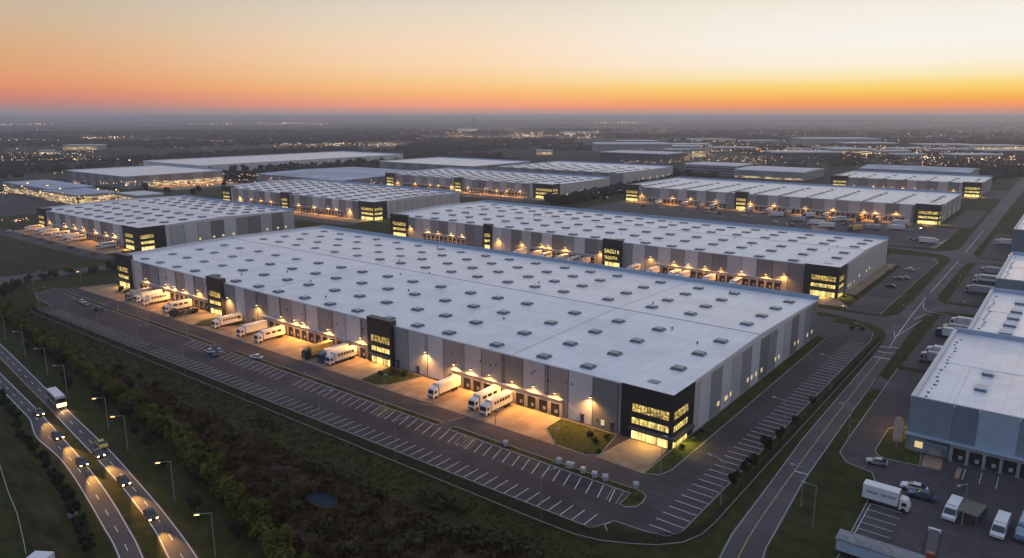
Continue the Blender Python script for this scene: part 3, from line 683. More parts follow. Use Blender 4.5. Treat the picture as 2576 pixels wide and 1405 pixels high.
B, PB = warehouse('warehouse', 'long white-roofed warehouse directly behind the largest one, second biggest in the photo', -344, 316, -74, 408.5, seed=9, ribbed=True,
    sky=(XB, [321.5, 336.5, 349.5, 368.5, 382, 396], 2.1, 1.7, None), seams=(),
    towers=[TW(xa=-88, xb=-73.92, ya=315.5, yb=327, top=13.3, right=True, wf=(-85, -75)), TW(xa=-187.4, xb=-176.5, ya=314.8, yb=317.2, top=13.8, skip=('lit_upper', 'lit_mid')), TW(xa=-266.6, xb=-260.9, ya=314.8, yb=317.2, top=14.2), TW(xa=-344.2, xb=-329.5, ya=314.8, yb=317.2, top=13.8)],
    docks=[(-316, -281), (-234, -192), (-158, -97)],
    lamps=[(-327, 7.4), (-312, 6.5), (-302.9, 6.3), (-292.2, 6.4), (-283.9, 6.5), (-256, 6.6), (-240, 6.6), (-226.1, 7), (-221.5, 6.8), (-210.6, 7), (-188.9, 7), (-160.5, 7.8), (-148.1, 6.7), (-140.8, 6.6), (-132.4, 6.6), (-124.7, 6.6), (-115.1, 6.5), (-104.1, 6.5), (-96.4, 7.7)],
    side_win=[(333, 2.4, 1.3), (337, 2.4, .9), (343, 2.6, .8), (352, 3.6, 1.8), (366, 3.6, 1.6), (372, 3.8, 1.6)], lamp_w=1050)
def letters(P, txt, x, z, size, y, name, material, w=None, rot=(90, 0, 0), root=None, loc=None, ext=.03):
    cu = bpy.data.curves.new('tmp', 'FONT'); cu.body = txt; cu.size = size; cu.extrude = ext
    to = bpy.data.objects.new('tmp', cu); COL.objects.link(to); bpy.context.view_layer.update()
    me = bpy.data.meshes.new_from_object(to.evaluated_get(bpy.context.evaluated_depsgraph_get())); bpy.data.objects.remove(to)
    me.materials.clear(); me.materials.append(M[material])
    o = bpy.data.objects.new(name, me); COL.objects.link(o); o.rotation_euler = [R(a) for a in rot]
    if P: o.parent = root or P.root; o.location = Vector((x, y, z)) - P.o
    else: o.parent = root; o.location = loc
    if w:
        bw = max(v.co.x for v in me.vertices) - min(v.co.x for v in me.vertices); o.scale = (w / bw, 1, 1)
    return o
tb = sorted([c for c in B.children if c.name.startswith('entrance_tower')], key=lambda c: c.name)[1]
letters(PB, 'SAGU', -186.2, 6.9, 2.9, 314.76, 'lettering', 'lit_sign', w=6.4, root=tb); letters(PB, 'II', -178.9, 6.9, 2.6, 314.76, 'lettering', 'lit_sign', w=.9, root=tb); letters(PB, 'TEQUITA', -186.2, 3.9, 2.1, 314.76, 'lettering', 'lit_sign', w=7.6, root=tb)
warehouse('warehouse', 'long white-roofed warehouse at the right with a busy lorry yard in front', -324, 581, -75, 692, seed=12, far=False, step=8.5, ridge=False, pal=(1, 2, 2, 3),
    sky=(rng(-84, -310, 12), [588, 596, 604, 612, 622, 632, 644, 658], 1.3, 2.6, None),
    towers=[TW(xa=-90.5, xb=-74.9, ya=580.4, yb=592, top=14, right=True), TW(xa=-221.6, xb=-211.5, ya=580, yb=585, top=14.2), TW(xa=-324.2, xb=-309.8, ya=580, yb=585, top=14.4)],
    docks=[(-300, -228), (-205, -96)], lamps=[(-306.5, 7.4), (-276.8, 6.6), (-260.3, 7), (-238.1, 6.4), (-208.5, 7), (-189.4, 6.6), (-165.3, 6.2), (-145.3, 6.4), (-123.4, 6.7), (-115.7, 6.6), (-102.2, 7.4)],
    side_win=[(600, 3.5, 2.5), (630, 3.4, 2), (655, 3.5, 2), (672, 3.6, 2)], lamp_w=1300)
warehouse('warehouse', 'white-roofed warehouse at the far right edge of the park behind the lorry yard warehouse', -206, 805, -73, 900, seed=15, step=9, ridge=False, pal=(1, 3, 2),
    sky=(rng(-80, -195, 7), [812, 835, 858], 1.6, 3.0, None), towers=[TW(xa=-88, xb=-72.9, ya=804.4, yb=816, top=13.8, right=True), TW(xa=-206.2, xb=-190, ya=804, yb=810, top=14)],
    lamps=[(-183, 5.8), (-165, 6), (-155.8, 5.5), (-148.1, 5.4), (-138.5, 6), (-127.5, 5.6), (-113, 5.6), (-94.9, 6.3)], lamp_w=1300)
warehouse('warehouse', 'left-hand white-roofed warehouse with lorries at its docks beside the dark field', -554, 189, -412, 291, seed=21, step=8.2, pal=(0, 2, 1, 3),
    sky=(rng(-424, -540, 9), [197, 209, 221, 233, 252, 263, 274, 284], 2.2, 2.0, None), towers=[TW(xa=-431.5, xb=-411.9, ya=188.2, yb=203.4, top=13.4, right=True, wf=(-428.5, -419)), TW(xa=-554.2, xb=-543, ya=187.8, yb=193, top=14)],
    docks=[(-540, -486), (-482, -438)], lamps=[(-538, 7.2), (-512.9, 7), (-498.4, 7.4), (-485.4, 7.4), (-468.8, 7), (-454.2, 7), (-443.7, 7.2)],
    side_win=[(224, 2.6, 1.6), (233, 2.8, 1.6), (239, 2.9, 1.8), (246, 2.9, 1.8), (270, 2.8, 1.6), (278, 2.8, 1.8), (284, 2.8, 1.6)], lamp_w=1100)
warehouse('warehouse', 'middle white-roofed warehouse peppered with dark skylights, seen above the left end of the largest warehouse', -602, 352.5, -402, 445, seed=24, step=8, pal=(1, 2, 0, 3), ribbed=True,
    sky=(rng(-412, -590, 11), [358, 367, 376, 385, 395, 404, 414, 424, 434], 2.6, 2.1, None), towers=[TW(xa=-418.5, xb=-401.9, ya=351.9, yb=365, top=13.5, right=True), TW(xa=-514.2, xb=-504.5, ya=351.4, yb=356, top=13.7), TW(xa=-602.2, xb=-589, ya=351.4, yb=356, top=14)],
    docks=[(-560, -518), (-500, -436)], lamps=[(-575, 6.4), (-558, 6), (-543, 6.2), (-529, 6.2), (-491.1, 6), (-471.4, 6.2), (-454.2, 6.4), (-444.8, 6), (-429.1, 6.6)],
    side_win=[(372, 2.6, 2), (385, 2.6, 2), (397, 2.6, 2), (415, 2.6, 2)], lamp_w=1200)
warehouse('warehouse', 'far centre white-roofed warehouse with striped skylight bars and three lit dark towers', -601, 546, -379, 648, seed=31, step=9, ridge=False, pal=(1, 2, 3), ribbed=True,
    sky=(rng(-392, -588, 13), [553, 563, 574, 586, 599, 613, 628], 3.4, 1.5, None), towers=[TW(xa=-401, xb=-378.9, ya=545.4, yb=558, top=13.6, right=True), TW(xa=-500, xb=-490, ya=545, yb=550, top=13.8), TW(xa=-601.2, xb=-588, ya=545, yb=550, top=13.8)],
    docks=[(-575, -505), (-486, -408)], lamps=[(-583, 6), (-555.8, 5.4), (-533.9, 5.4), (-521.8, 5.6), (-503.8, 5.8), (-480.9, 5.8), (-459, 5.8), (-443.9, 5.6), (-432, 5.6), (-416, 6)],
    side_win=[(570, 2.6, 2.2), (590, 2.6, 2), (610, 2.6, 2.2), (628, 2.6, 2)], lamp_w=1400)
warehouse('warehouse', 'far pale-roofed warehouse with a plain blue-grey front behind the striped-roof warehouse', -572, 707, -403, 842, seed=33, step=11, ridge=False, pal=(1, 3), far=True, ribbed=True,
    sky=(rng(-415, -560, 8), [716, 732, 750, 770, 795], 4.5, 1.3, None), side_win=[(765, 3.4, 4), (782, 3.4, 5), (800, 3.6, 4), (815, 3.8, 5), (830, 3.8, 4)])
warehouse('warehouse', 'far left low white-roofed warehouse whose right side glows with lit loading bays', -925, 350, -785, 462, seed=35, step=12, ridge=False, pal=(1, 3), far=True)
warehouse('warehouse', 'very long white-roofed warehouse furthest back on the left, trees before its pale front', -1035, 490, -884, 842, seed=36, step=14, ridge=False, pal=(0, 4), far=True)
warehouse('warehouse', 'far white-roofed warehouse with a blank blue-grey front left of the far centre', -772, 690, -602, 812, seed=38, step=16, ridge=False, pal=(3, 3, 1), far=True)
# lit yard strips on the two far left warehouses
for root, x, ya, yb in ((-785, -785, 375, 460),):
    k = MB()
    k.box(x + .05, ya, .5, x + .4, yb, 5.2); o = k.build('lit_bay', 'lit_strip'); o.parent = bpy.data.objects['warehouse.008']; o.location = (925, -350, 0)
    for q in range(4): spot('yard_light', (145, 40 + 22 * q, 8), 9000, AMBER, o.parent, (.3, 0, -1), 150)
# --- blue-roofed and other far buildings
def shed(name, label, x0, y0, x1, y1, H, roof='roof_white', wall='shed_wall', lit=None, cat='building', group=None, rise=0, win=False, roofname='roof'):
    root = empty(name, (x0, y0, 0), 0, label, cat, group); P = Local(root)
    k = MB(); k.box(x0, y0, 0, x1, y1, H); P(k, 'wall', wall)
    k = MB(); yr = (y0 + y1) / 2
    if rise: k.side([(y0 - .6, H - .2, 0), (y0 - .6, H + .3, 0), (yr, H + rise, 0), (y1 + .6, H + .3, 0), (y1 + .6, H - .2, 0)])
    if rise:
        n = len(k.v) // 2
        for i in range(n): k.v[i] = (x0 - .6, k.v[i][1], k.v[i][2]); k.v[n + i] = (x1 + .6, k.v[n + i][1], k.v[n + i][2])
    else: k.box(x0 - .5, y0 - .5, H + .004, x1 + .5, y1 + .5, H + .9)
    P(k, roofname, roof)
    if lit:
        k = MB(); k.box(x0 + 1, y0 - .35, lit[0], x1 - 1, y0 - .05, lit[1])
        if len(lit) > 3: k.box(x1 + .05, y0 + 1, lit[0], x1 + .35, y1 - 1, lit[1])
        P(k, 'lit_front', lit[2])
    if win:
        for f in range(int(H // 3.4)):
            k = MB(); k.box(x0 + 2, y0 - .2, f * 3.4 + 1, x1 - 2, y0 - .03, f * 3.4 + 2.5); P(k, 'window_band', 'office_glass')
    return root
shed('warehouse', 'low warehouse with a wide blue-grey roof between the far left and far centre warehouses', -765, 492, -612, 640, 8, 'roof_grey', cat='warehouse', rise=1.6)
shed('office_building', 'pale grey office block with dark window bands beyond the far centre warehouses', -415, 900, -345, 960, 12, 'parapet', 'shed_wall', win=True, cat='office')
shed('hall', 'pale grey blank hall right of the far office block', -338, 878, -255, 960, 10, 'parapet', 'shed_wall', lit=(1, 3, 'lit_strip'), cat='hall', rise=1.5)
shed('hall', 'dark wide hall with a thin pale roof edge in the far distance', -640, 1060, -520, 1130, 15, 'parapet', 'office_glass', cat='hall')
shed('hall', 'grey-roofed taller hall standing behind the far right warehouse', -205, 915, -95, 1000, 15, 'roof_grey', 'shed_wall', cat='hall', rise=2.5)
shed('hall', 'pale-roofed hall at the far right edge of the photo beside dark trees', 40, 760, 160, 860, 11, 'parapet', 'shed_wall', lit=(1, 4, 'lit_strip'), cat='hall', rise=1.5)
shed('plant_building', 'long pale industrial building with amber lamps at the far left edge', -850, 262, -735, 300, 9, 'roof_grey', 'shed_wall', lit=(1, 5, 'lit_strip'), cat='plant')
shed('plant_building', 'open steel industrial building full of golden lights left of the parking plain', -742, 258, -668, 292, 8, 'roof_grey', 'dark_steel', lit=(.5, 7.3, 'lit_strip', 1), cat='plant')
shed('plant_building', 'small bright industrial building at the right end of the golden-lit plant', -664, 290, -628, 312, 8, 'parapet', 'shed_wall', lit=(.5, 6, 'lit_strip', 1), cat='plant')
shed('plant_building', 'low pale roof shed at the left photo edge beside the parking plain', -720, 150, -655, 172, 5, 'roof_grey', 'shed_wall', lit=(.5, 3.5, 'lit_strip'), cat='plant')

# --- right-hand side warehouses
def right_block(label, x0, y0, x1, y1, H, sky_pos, front, name='warehouse'):
    root = empty(name, (x0, y0, 0), 0, label, 'warehouse', 'blue-grey warehouses along the right edge'); P = Local(root)
    k = MB(); k.box(x0 + .05, y0 + .05, 0, x1, y1, H - 1.2, 3)
    for xa, xb, mi in front: k.box(xa + .03, y0, .05, xb - .03, y0 + .049, H - .2, mi)
    k.box(x0, y0 + .1, .05, x0 + .049, y1, H - .2, 0)
    P(k, 'wall', ['slate_0', 'slate_1', 'slate_2', 'seam'])
    k = MB(); k.box(x0 - .1, y0 - .06, H - .2, x1, y0 + .3, H); k.box(x0 - .1, y0 + .301, H - 1.3, x0 + .85, y1 - .9, H); P(k, 'parapet', 'parapet')
    k = MB(); k.box(x0 - .1, y1 - .9, H - 1.3, x1, y1 + .05, H + .3); P(k, 'parapet', 'parapet_shaded')
    k = MB(); k.quad((x0 + .85, y0 + .3, H - 1.0), (x1, y0 + .3, H - 1.0), (x1, y1 - .9, H - 1.0), (x0 + .85, y1 - .9, H - 1.0)); roof = P(k, 'roof', 'roof_white', None, False)
    for x, y, sx, sy in sky_pos:
        k = MB(); k.box(x - sx, y - sy, H - 1.01, x + sx, y + sy, H - .3, 0); k.box(x - sx - .1, y - sy - .1, H - .3, x + sx + .1, y + sy + .1, H - .18, 1); P(k, 'skylight', ['skylight_blue', 'parapet'], roof)
    q = random.Random(int(y0))
    for i in range(18):
        y = y0 + 4 + (y1 - y0 - 10) * i / 18; x = x0 + 2.2 + q.uniform(-.25, .25) + (i % 5) * .15
        k = MB(); w = q.uniform(.15, .4); k.box(x - w, y - w, H - 1.01, x + w, y + w, H - .86); P(k, 'roof_clamp', 'dark_steel', roof)
    k = MB(); k.box(x0 + 1.6, (y0 + y1) / 2, H - 1.0, x1, (y0 + y1) / 2 + .12, H - .93); k.box((x0 + 8), y0 + 1, H - 1.0, x0 + 8.1, (y0 + y1) / 2 - .01, H - .94); P(k, 'roof_seam', 'parapet', roof)
    return root, P
F1, P1 = right_block('nearest blue-grey warehouse at the right edge with four dark dock doors and one lit window', -23.8, 177.4, 42, 245, 13, [(-12, 194, 1.2, 1.6), (-11.8, 207, 1.2, 1.6), (-1, 222, 1.2, 1.6), (10, 200, 1.2, 1.6)], [(-23.8, -15.3, 0), (-15.3, -10.6, 1), (-10.6, -3.2, 2), (-3.2, 6, 0), (6, 14, 2), (14, 24, 1), (24, 42, 0)])
k = MB(); k.box(-15, 176.3, 0, 42, 177.39, 4.1, 0); k.box(-23.9, 175.9, 4.1, 42, 177.39, 4.3, 1)
for i in range(5):
    x = -13.05 + 3.08 * i
    if i: k.box(x - 1.85, 176.1, 0, x - 1.25, 176.299, 4.09, 0)
bay = P1(k, 'loading_dock', ['dock_wall_blue' if 'dock_wall_blue' in M else mat('dock_wall_blue', (.26, .31, .34), .7, .3, .1, .6).name, 'slate_2'])
for i in range(9):
    o = bpy.data.objects.new('dock_door', dock_door_mesh()); COL.objects.link(o); o.parent = bay; o.location = (-13.05 + 3.08 * i + 23.8, 176.29 - 177.4, .3); o.scale = (.92, 1, .95)
k = MB(); k.box(-23, 177.3, .2, -16.2, 177.398, 3.6, 0); P1(k, 'office_wall', 'dock_wall_blue')
k = MB(); k.box(-21.9, 177.25, 1.0, -20.3, 177.299, 2.5); P1(k, 'window', 'lit_small')
k = MB(); k.box(-18.6, 177.22, .1, -16.7, 177.299, 2.3); P1(k, 'door', 'dock_glass')
k = MB(); k.box(-19.6, 175.2, 2.9, -15.3, 177.29, 3.35); P1(k, 'canopy', 'slate_1')
for x in (1.5,):
    k = MB(); k.box(x - .2, 177.1, 9.4, x + .2, 177.395, 9.6); P1(k, 'wall_lamp', 'lamp_white')
spot('wall_lamp_light', (-.6, 10, 5.5), 2200, AMBER, F1, (-.4, 0, -1), 150)  # added spot without a fixture, for a warm glow on the yard
right_block('second blue-grey warehouse at the right edge with a column of square roof lights', -20.7, 245.2, 44, 312, 13, [(-11.5, 251, 1.6, 2.0), (-11.3, 262, 1.6, 2.0), (-11.1, 272, 1.6, 2.0), (-10.9, 282, 1.6, 2.0), (-10.6, 296, 1.7, 2.2)], [(-20.7, 44, 0)])
right_block('third warehouse up the right edge, beige-roofed with lorries nosed against its side', -21.2, 334, 46, 403, 13, [(-9, 345, 1.2, 1.2)], [(-21.2, -12, 0), (-12, 46, 0)])
right_block('furthest warehouse at the right edge, cut off by the photo border', -25.8, 481, 40, 575, 14, [], [(-25.8, 40, 1)])

# ------------------------------------------------------------------ vehicles (nose at the origin, body runs to +y)
def mk_lorry(paint, cabpaint=None, windows=0, length=12.2, flat=False, logo=False):
    root = empty('lorry', (0, 0, 0)); tag(root, 'lorry', 'lorry')
    k = MB(); k.side([(.1, .45, 1.18), (0, .6, 1.2), (0, 1.35, 1.22), (.32, 2.85, 1.14), (.6, 3.2, 1.08), (2.15, 3.5, 1.12), (2.2, 3.4, 1.15), (2.2, .6, 1.2)]); k.box(-1.1, -.06, .45, 1.1, -.002, .95, 1)
    cab = k.build('cab', [cabpaint or paint, 'dark_steel'], root)
    k = MB(); k.side([(.02, 1.6, 1.08), (.27, 2.75, 1.02), (.33, 2.75, 1.02), (.08, 1.6, 1.08)]); k.build('windscreen', 'glass_dark', cab)
    for s in (-1, 1):
        k = MB(); k.box(s * 1.2 - .03, .55, 1.7, s * 1.2 + .03, 1.5, 2.5); k.build('side_window', 'glass_dark', cab)
        k = MB(); k.box(s * .85 - .2, -.1, .7, s * .85 + .2, -.061, .9); k.build('headlight', 'car_silver', cab)
    L0 = 2.55
    if flat:
        k = MB(); k.box(-1.25, L0, 1.05, 1.25, length, 1.3); k.box(-1.25, L0, 1.301, 1.25, L0 + .12, 2.3)
        for i in range(4): k.box(-1.0, L0 + 1 + 2.2 * i, 1.301, 1.0, L0 + 2.4 + 2.2 * i, 1.75 + .15 * (i % 2))
        body = k.build('flatbed', 'dark_steel', root)
    else:
        w, z0, z1, c = 1.28, 1.1, 4.05, .22
        k = MB(); k.prismy([(-w, z0), (w, z0), (w, z1 - c), (w - c * .4, z1 - c * .25), (w - c * 1.2, z1), (-w + c * 1.2, z1), (-w + c * .4, z1 - c * .25), (-w, z1 - c)], L0, length)
        body = k.build('box_body', paint, root)
        if windows:
            for i in range(windows):
                y = L0 + 1.2 + (length - L0 - 2.4) * i / max(1, windows)
                k = MB(); k.box(w + .002, y, 2.5, w + .03, y + (length - L0) / windows * .55, 3.35); k.build('side_panel', 'glass_dark', body)
        if logo:
            k = MB(); k.tube((w + .002, length - 1.2, 2.7), (w + .03, length - 1.2, 2.7), .75, .75, 12); k.build('emblem', 'tower_trim', body)
    k = MB(); k.box(-.95, 2.21, .5, .95, length - .3, 1.04); k.box(-1.2, length - .25, .45, 1.2, length - .1, .62); k.build('chassis', 'dark_steel', root)
    for y in (1.15, length - 3.1, length - 1.9):
        for s in (-1, 1): k = MB(); k.wheel(s * 1.02, y, .5, .36); k.build('wheel', 'tyre', root)
    return root
def mk_car(paint, lit=False, kind='car'):
    root = empty('car', (0, 0, 0)); tag(root, 'car', 'car')
    k = MB(); k.side([(.1, .3, .82), (0, .42, .86), (.04, .68, .88), (.25, .82, .88), (1.25, .98, .88), (3.5, 1.02, .88), (4.2, .96, .86), (4.35, .7, .86), (4.3, .35, .84)]); body = k.build('body', paint, root)
    k = MB(); k.side([(1.15, .97, .80), (1.85, 1.40, .66), (3.2, 1.44, .66), (4.0, 1.0, .78)]); cab = k.build('cabin_glass', 'glass_dark', root)
    k = MB(); k.side([(1.9, 1.415, .64), (1.95, 1.47, .60), (3.1, 1.5, .60), (3.2, 1.45, .64)]); k.build('roof', paint, cab)
    for y in (.85, 3.45):
        for s in (-1, 1): k = MB(); k.wheel(s * .78, y, .32, .2); k.build('wheel', 'tyre', root)
    for s in (-1, 1):
        k = MB(); k.box(s * .62 - .16, -.03, .58, s * .62 + .16, .03, .74); k.build('headlight', 'head_lamp' if lit else 'car_silver', body)
        k = MB(); k.box(s * .66 - .14, 4.32, .72, s * .66 + .14, 4.38, .88); k.build('tail_light', 'tail_lamp' if lit else 'orange_paint', body)
    return root
def mk_van(paint, glass='glass_dark', txt=None, length=6.2, w=1.02, hgt=2.55, tsize=.5):
    root = empty('van', (0, 0, 0)); tag(root, 'van', 'van')
    k = MB(); k.side([(.1, .35, w - .06), (0, .5, w), (.03, .95, w), (.75, 1.25, w), (1.35, hgt - .25, w - .1), (1.7, hgt, w - .14), (length - .15, hgt, w - .14), (length, hgt - .2, w - .08), (length, .4, w)]); body = k.build('body', paint, root)
    k = MB(); k.side([(.72, 1.28, w - .12), (1.28, hgt - .3, w - .2), (1.34, hgt - .3, w - .2), (.8, 1.22, w - .12)]); k.build('windscreen', glass, body)
    for s in (-1, 1):
        k = MB(); k.box(s * (w - .03) - .03, 1.0, 1.35, s * (w - .03) + .01, 1.9, 1.95); k.build('side_window', glass, body)
        k = MB(); k.box(s * .7 - .17, -.03, .7, s * .7 + .17, .03, .88); k.build('headlight', 'car_silver', body)
    for y in (1.0, length - 1.3):
        for s in (-1, 1): k = MB(); k.wheel(s * (w - .12), y, .36, .24); k.build('wheel', 'tyre', root)
    if txt: letters(None, txt, 0, 0, tsize, 0, 'lettering', 'text_ink', root=body, loc=(-w + .3, 2.05, hgt + .015), rot=(0, 0, 0), w=2 * w - .6, ext=.01)
    return root
protos = dict(lw=mk_lorry('truck_white'), lwin=mk_lorry('truck_white', windows=3), lbar=mk_lorry('truck_white', windows=6), lwl=mk_lorry('truck_white', windows=6, logo=True), lg=mk_lorry('truck_grey', 'car_silver'), ly=mk_lorry('truck_yellow', 'car_dark'), lb=mk_lorry('truck_white', 'car_blue'), lf=mk_lorry('car_dark', flat=True),
              cw=mk_car('car_white'), cd=mk_car('car_dark'), cb=mk_car('car_blue'), cs=mk_car('car_silver'), cy=mk_car('car_yellow'), cr=mk_car('car_red'), cl=mk_car('car_silver', True), cld=mk_car('car_dark', True),
              vw=mk_van('car_white'))
used = set()
NM = dict(l='lorry', c='car', v='van')
CW = dict(lw='white box lorry', lwin='three-panelled white lorry', lbar='many-panelled white lorry', lwl='white lorry with a round dark emblem', lg='grey-roofed lorry', ly='yellow lorry', lb='white lorry with a blue cab', lf='dark flatbed lorry', cw='white car', cd='dark car', cb='blue car', cs='silver car', cy='yellow car', cr='red car', cl='car with lit headlamps', cld='dark car with lit headlamps', vw='white van')
def put(key, x, y, heading, label, group=None, z=.05, scale=None):
    """heading: direction the nose points, degrees clockwise from -y seen from above"""
    o = protos[key] if key not in used else copy_tree(protos[key])
    used.add(key)
    o.location = (x, y, z); o.rotation_euler = (0, 0, R(-heading)); o['label'] = label
    if key[0] == 'l' and not scale: scale = (.93, .89, .92)
    if scale: o.scale = scale
    o['category'] = NM[key[0]]
    if group: o['group'] = group
    return o
GA = 'lorries at the docks of the largest warehouse'
for key, x, y, lb in [
    ('lg', -304.8, 131.2, 'grey-roofed lorry at the far left docks of the largest warehouse'),
    ('lw', -297.6, 131.6, 'white lorry standing between the grey-roofed lorry and a panelled lorry at the far left docks'),
    ('lbar', -290.9, 131.2, 'white lorry with dark side panels, nearest lorry right of the grey-roofed one'),
    ('lwin', -272.8, 130.9, 'white lorry with dark side panels left of the second tower entrance, beside a flatbed'),
    ('lf', -265.2, 129.6, 'long dark flatbed lorry before the entrance of the second tower from the left'),
    ('lwl', -238.3, 131.2, 'white lorry with a round dark emblem near its rear, parked on the wedge of grass'),
    ('lw', -222.3, 131.2, 'white box lorry alone at the left end of the middle dock row'),
    ('lwin', -211.4, 131.0, 'white lorry with three dark side panels backed onto the middle dock row'),
    ('ly', -184.6, 130.4, 'yellow lorry backed onto the right end of the middle dock row'),
    ('lb', -178.2, 131.4, 'white lorry with a blue cab between the yellow lorry and the tower'),
    ('lbar', -174.2, 131.4, 'white panelled lorry closest to the second tower, right of the blue-cab lorry'),
    ('lw', -130.6, 131.6, 'white lorry alone at the left end of the nearest dock row'),
    ('lwin', -116.8, 132.4, 'white lorry with dark side panels, left of a parked pair at the nearest docks'),
    ('lbar', -112.0, 131.4, 'white lorry with many dark side panels, right of a parked pair at the nearest docks')]: put(key, x, y, 0, lb, GA)
put('cd', -243.2, 133.4, 0, 'dark car on the small grass wedge beside the emblem lorry')
put('vw', -241.3, 137.5, 0, 'white van tucked behind the dark car on the grass wedge')
GB = 'lorries at the docks of the second large warehouse'
for i, (key, x) in enumerate([('lw', -236), ('lg', -226), ('lwin', -219.3), ('lw', -208.5), ('lbar', -201), ('lg', -195.2), ('lwin', -166.5), ('lw', -156), ('lwin', -144.9), ('lw', -140.2), ('lw', -127.9), ('lbar', -115.5)]):
    put(key, x, 303.6, 0, '%s, %s from the left at docks of the second largest warehouse' % (CW[key], ORD[i]), GB)
GD = 'lorries at the docks of the left-hand warehouse'
for i, (key, x) in enumerate([('lbar', -544), ('lw', -527), ('lbar', -518), ('lwin', -502), ('lw', -488), ('lbar', -478), ('lbar', -437.6)]):
    put(key, x, 175.6, 0, '%s, %s from the left at the left-hand warehouse' % (CW[key], ORD[i]), GD)
for i, (key, x, y, h) in enumerate([('cw', -555, 169, 80), ('cl', -531, 169.5, 80), ('cs', -503, 169, 70), ('cr', -486, 168.5, 90), ('cs', -467.5, 168, 90), ('cd', -456, 168, 80), ('cs', -446, 168.5, 85), ('cy', -430, 170, 90)]):
    put(key, x, y, h, '%s, %s from the left, on the lane before the left-hand warehouse' % (CW[key], ORD[i]), 'cars before the left-hand warehouse')
for key, x, y, h, lb in [('cs', -312, 117.8, 95, 'silver car at the left end of the long parking lot'), ('cw', -317.5, 118.8, 100, 'white car just left of the silver car at the lot end'), ('cd', -299.5, 117.6, 95, 'dark car alone beside a planted island at the left of the lot'),
    ('cb', -219, 119.4, 100, 'blue car, furthest back in the cluster parked mid-lot'), ('cs', -214.4, 118.4, 100, 'silver car in the middle of the cluster parked mid-lot'), ('cw', -216.6, 116.2, 95, 'white car on the left of the cluster parked mid-lot'), ('cb', -212.6, 115.6, 100, 'blue car nearest the viewer in the cluster parked mid-lot'), ('cd', -218.6, 117.8, 95, 'dark car squeezed between others in the mid-lot cluster'),
    ('cw', -199.4, 121.4, 75, 'white car stopped on the planted strip right of the mid-lot cluster')]: put(key, x, y, h, lb)
# lorry yard of the right-hand warehouse: many parked lorries and cars
yd = [('lw', -286, 566, 0), ('lbar', -262, 567, 0), ('lg', -247, 566, 0), ('lwin', -236, 567, 0), ('lw', -206, 566, 0), ('lw', -191, 567, 0), ('lg', -176, 566, 0), ('lb', -161, 560, 30), ('lwin', -148, 566, 0), ('lbar', -138, 552, 40), ('ly', -124, 567, 0), ('lb', -112, 566, 0), ('lw', -101, 560, 60),
      ('lw', -183.9, 552, 70), ('lg', -163, 536, 80), ('lw', -148, 527, 85), ('lw', -138, 516, 70), ('ly', -117, 512, 30), ('lg', -112, 528, 85), ('lw', -99, 536, 80), ('cw', -200, 540, 80), ('cs', -193, 530, 80), ('cw', -171, 521, 90), ('cr', -158, 516, 90), ('cw', -232, 547, 90), ('cd', -222, 542, 80), ('cs', -254, 548, 90), ('cw', -272, 546, 80), ('cd', -290, 548, 80), ('cl', -81, 552, 40), ('cw', -88, 540, 90), ('cs', -212, 520, 80), ('cd', -128, 541, 30), ('cy', -108, 551, 20)]
GC = 'vehicles in the lorry yard'
def imx(x, y): v = CQ.transposed() @ Vector((x, y, -CAM_H)); return v.x / -v.z
yd.sort(key=lambda q: imx(q[1], q[2]))
cnt = {}
for key, x, y, h in yd:
    n = cnt.get(key, 0); cnt[key] = n + 1
    put(key, x, y, h, '%s %s from the left in the busy lorry yard' % (ORD[n], CW[key]), GC)
put('cr', -80, 500, 60, 'red car beside the bus in the lot below the far right warehouse tower')
put('cd', -77, 497, 70, 'dark car behind the red car near the parked bus')
bus = put('lbar', -61.5, 491, -95, 'dark-sided bus parked at the kerb where the lorry yard meets the road'); 
for i, (key, x, y, h) in enumerate([('cd', -62.8, 352.3, 100), ('cs', -63.4, 372.5, 95), ('cs', -61.4, 374.6, 95), ('cw', -63.2, 398, 100), ('cy', -70, 389, 20)]):
    put(key, x, y, h, '%s, %s up the side lot of the second large warehouse' % (CW[key], ORD[i]), 'cars in the side lot')
for i, (key, x, y) in enumerate([('lg', -32.5, 248), ('lw', -32, 255.4), ('lb', -33, 281), ('lg', -32, 287), ('lw', -31, 299), ('lg', -33.5, 362), ('lbar', -33.4, 389), ('lg', -33, 411), ('lw', -36, 512)]):
    put(key, x, y, 90, '%s nosed against the right-edge warehouses, %s from the near end' % (CW[key], ORD[i]), 'lorries docked along the right edge')
# motorway traffic; the lit cars stand in for long light trails
def carriage(a, b, t): return resample(mids(a, b, t), 240)
def drive(key, path, f, label, cat=None, rev=False, beams=True):
    i = int(f * 239); p, q = path[i], path[min(240, i + 2)]
    d = (q - p).normalized() * (-1 if rev else 1); h = math.degrees(math.atan2(-d.x, -d.y))
    o = put(key, p.x, p.y, h, label, 'cars on the motorway')
    if beams:
        spot('headlight_trail_beam', (0, -.3, 1.5), 11000, (1, .48, .10), o, (0, -1, -.085), 30, .9, .1)  # shaped long and amber to imitate a light trail on the lane
    return o
def frac(path, x):
    return min(range(len(path)), key=lambda i: abs(path[i].x - x)) / 239
pl = carriage(LR, LL, .22); pr = carriage(RL, RR, .26)
for i, x in enumerate((-200, -181, -162)): drive('cld', pl, frac(pl, x), '%s dark car with lit headlamps on the left carriageway, counted from the far end' % ORD[i])
for i, x in enumerate((-164, -146, -129)): drive('cld', pr, frac(pr, x), '%s dark car with lit headlamps on the right carriageway, counted from the far end' % ORD[i])
o = drive('cy', carriage(RR, RL, .24), frac(carriage(RR, RL, .24), -167.6), 'yellow taxi alone in the outer lane of the right carriageway', beams=False)
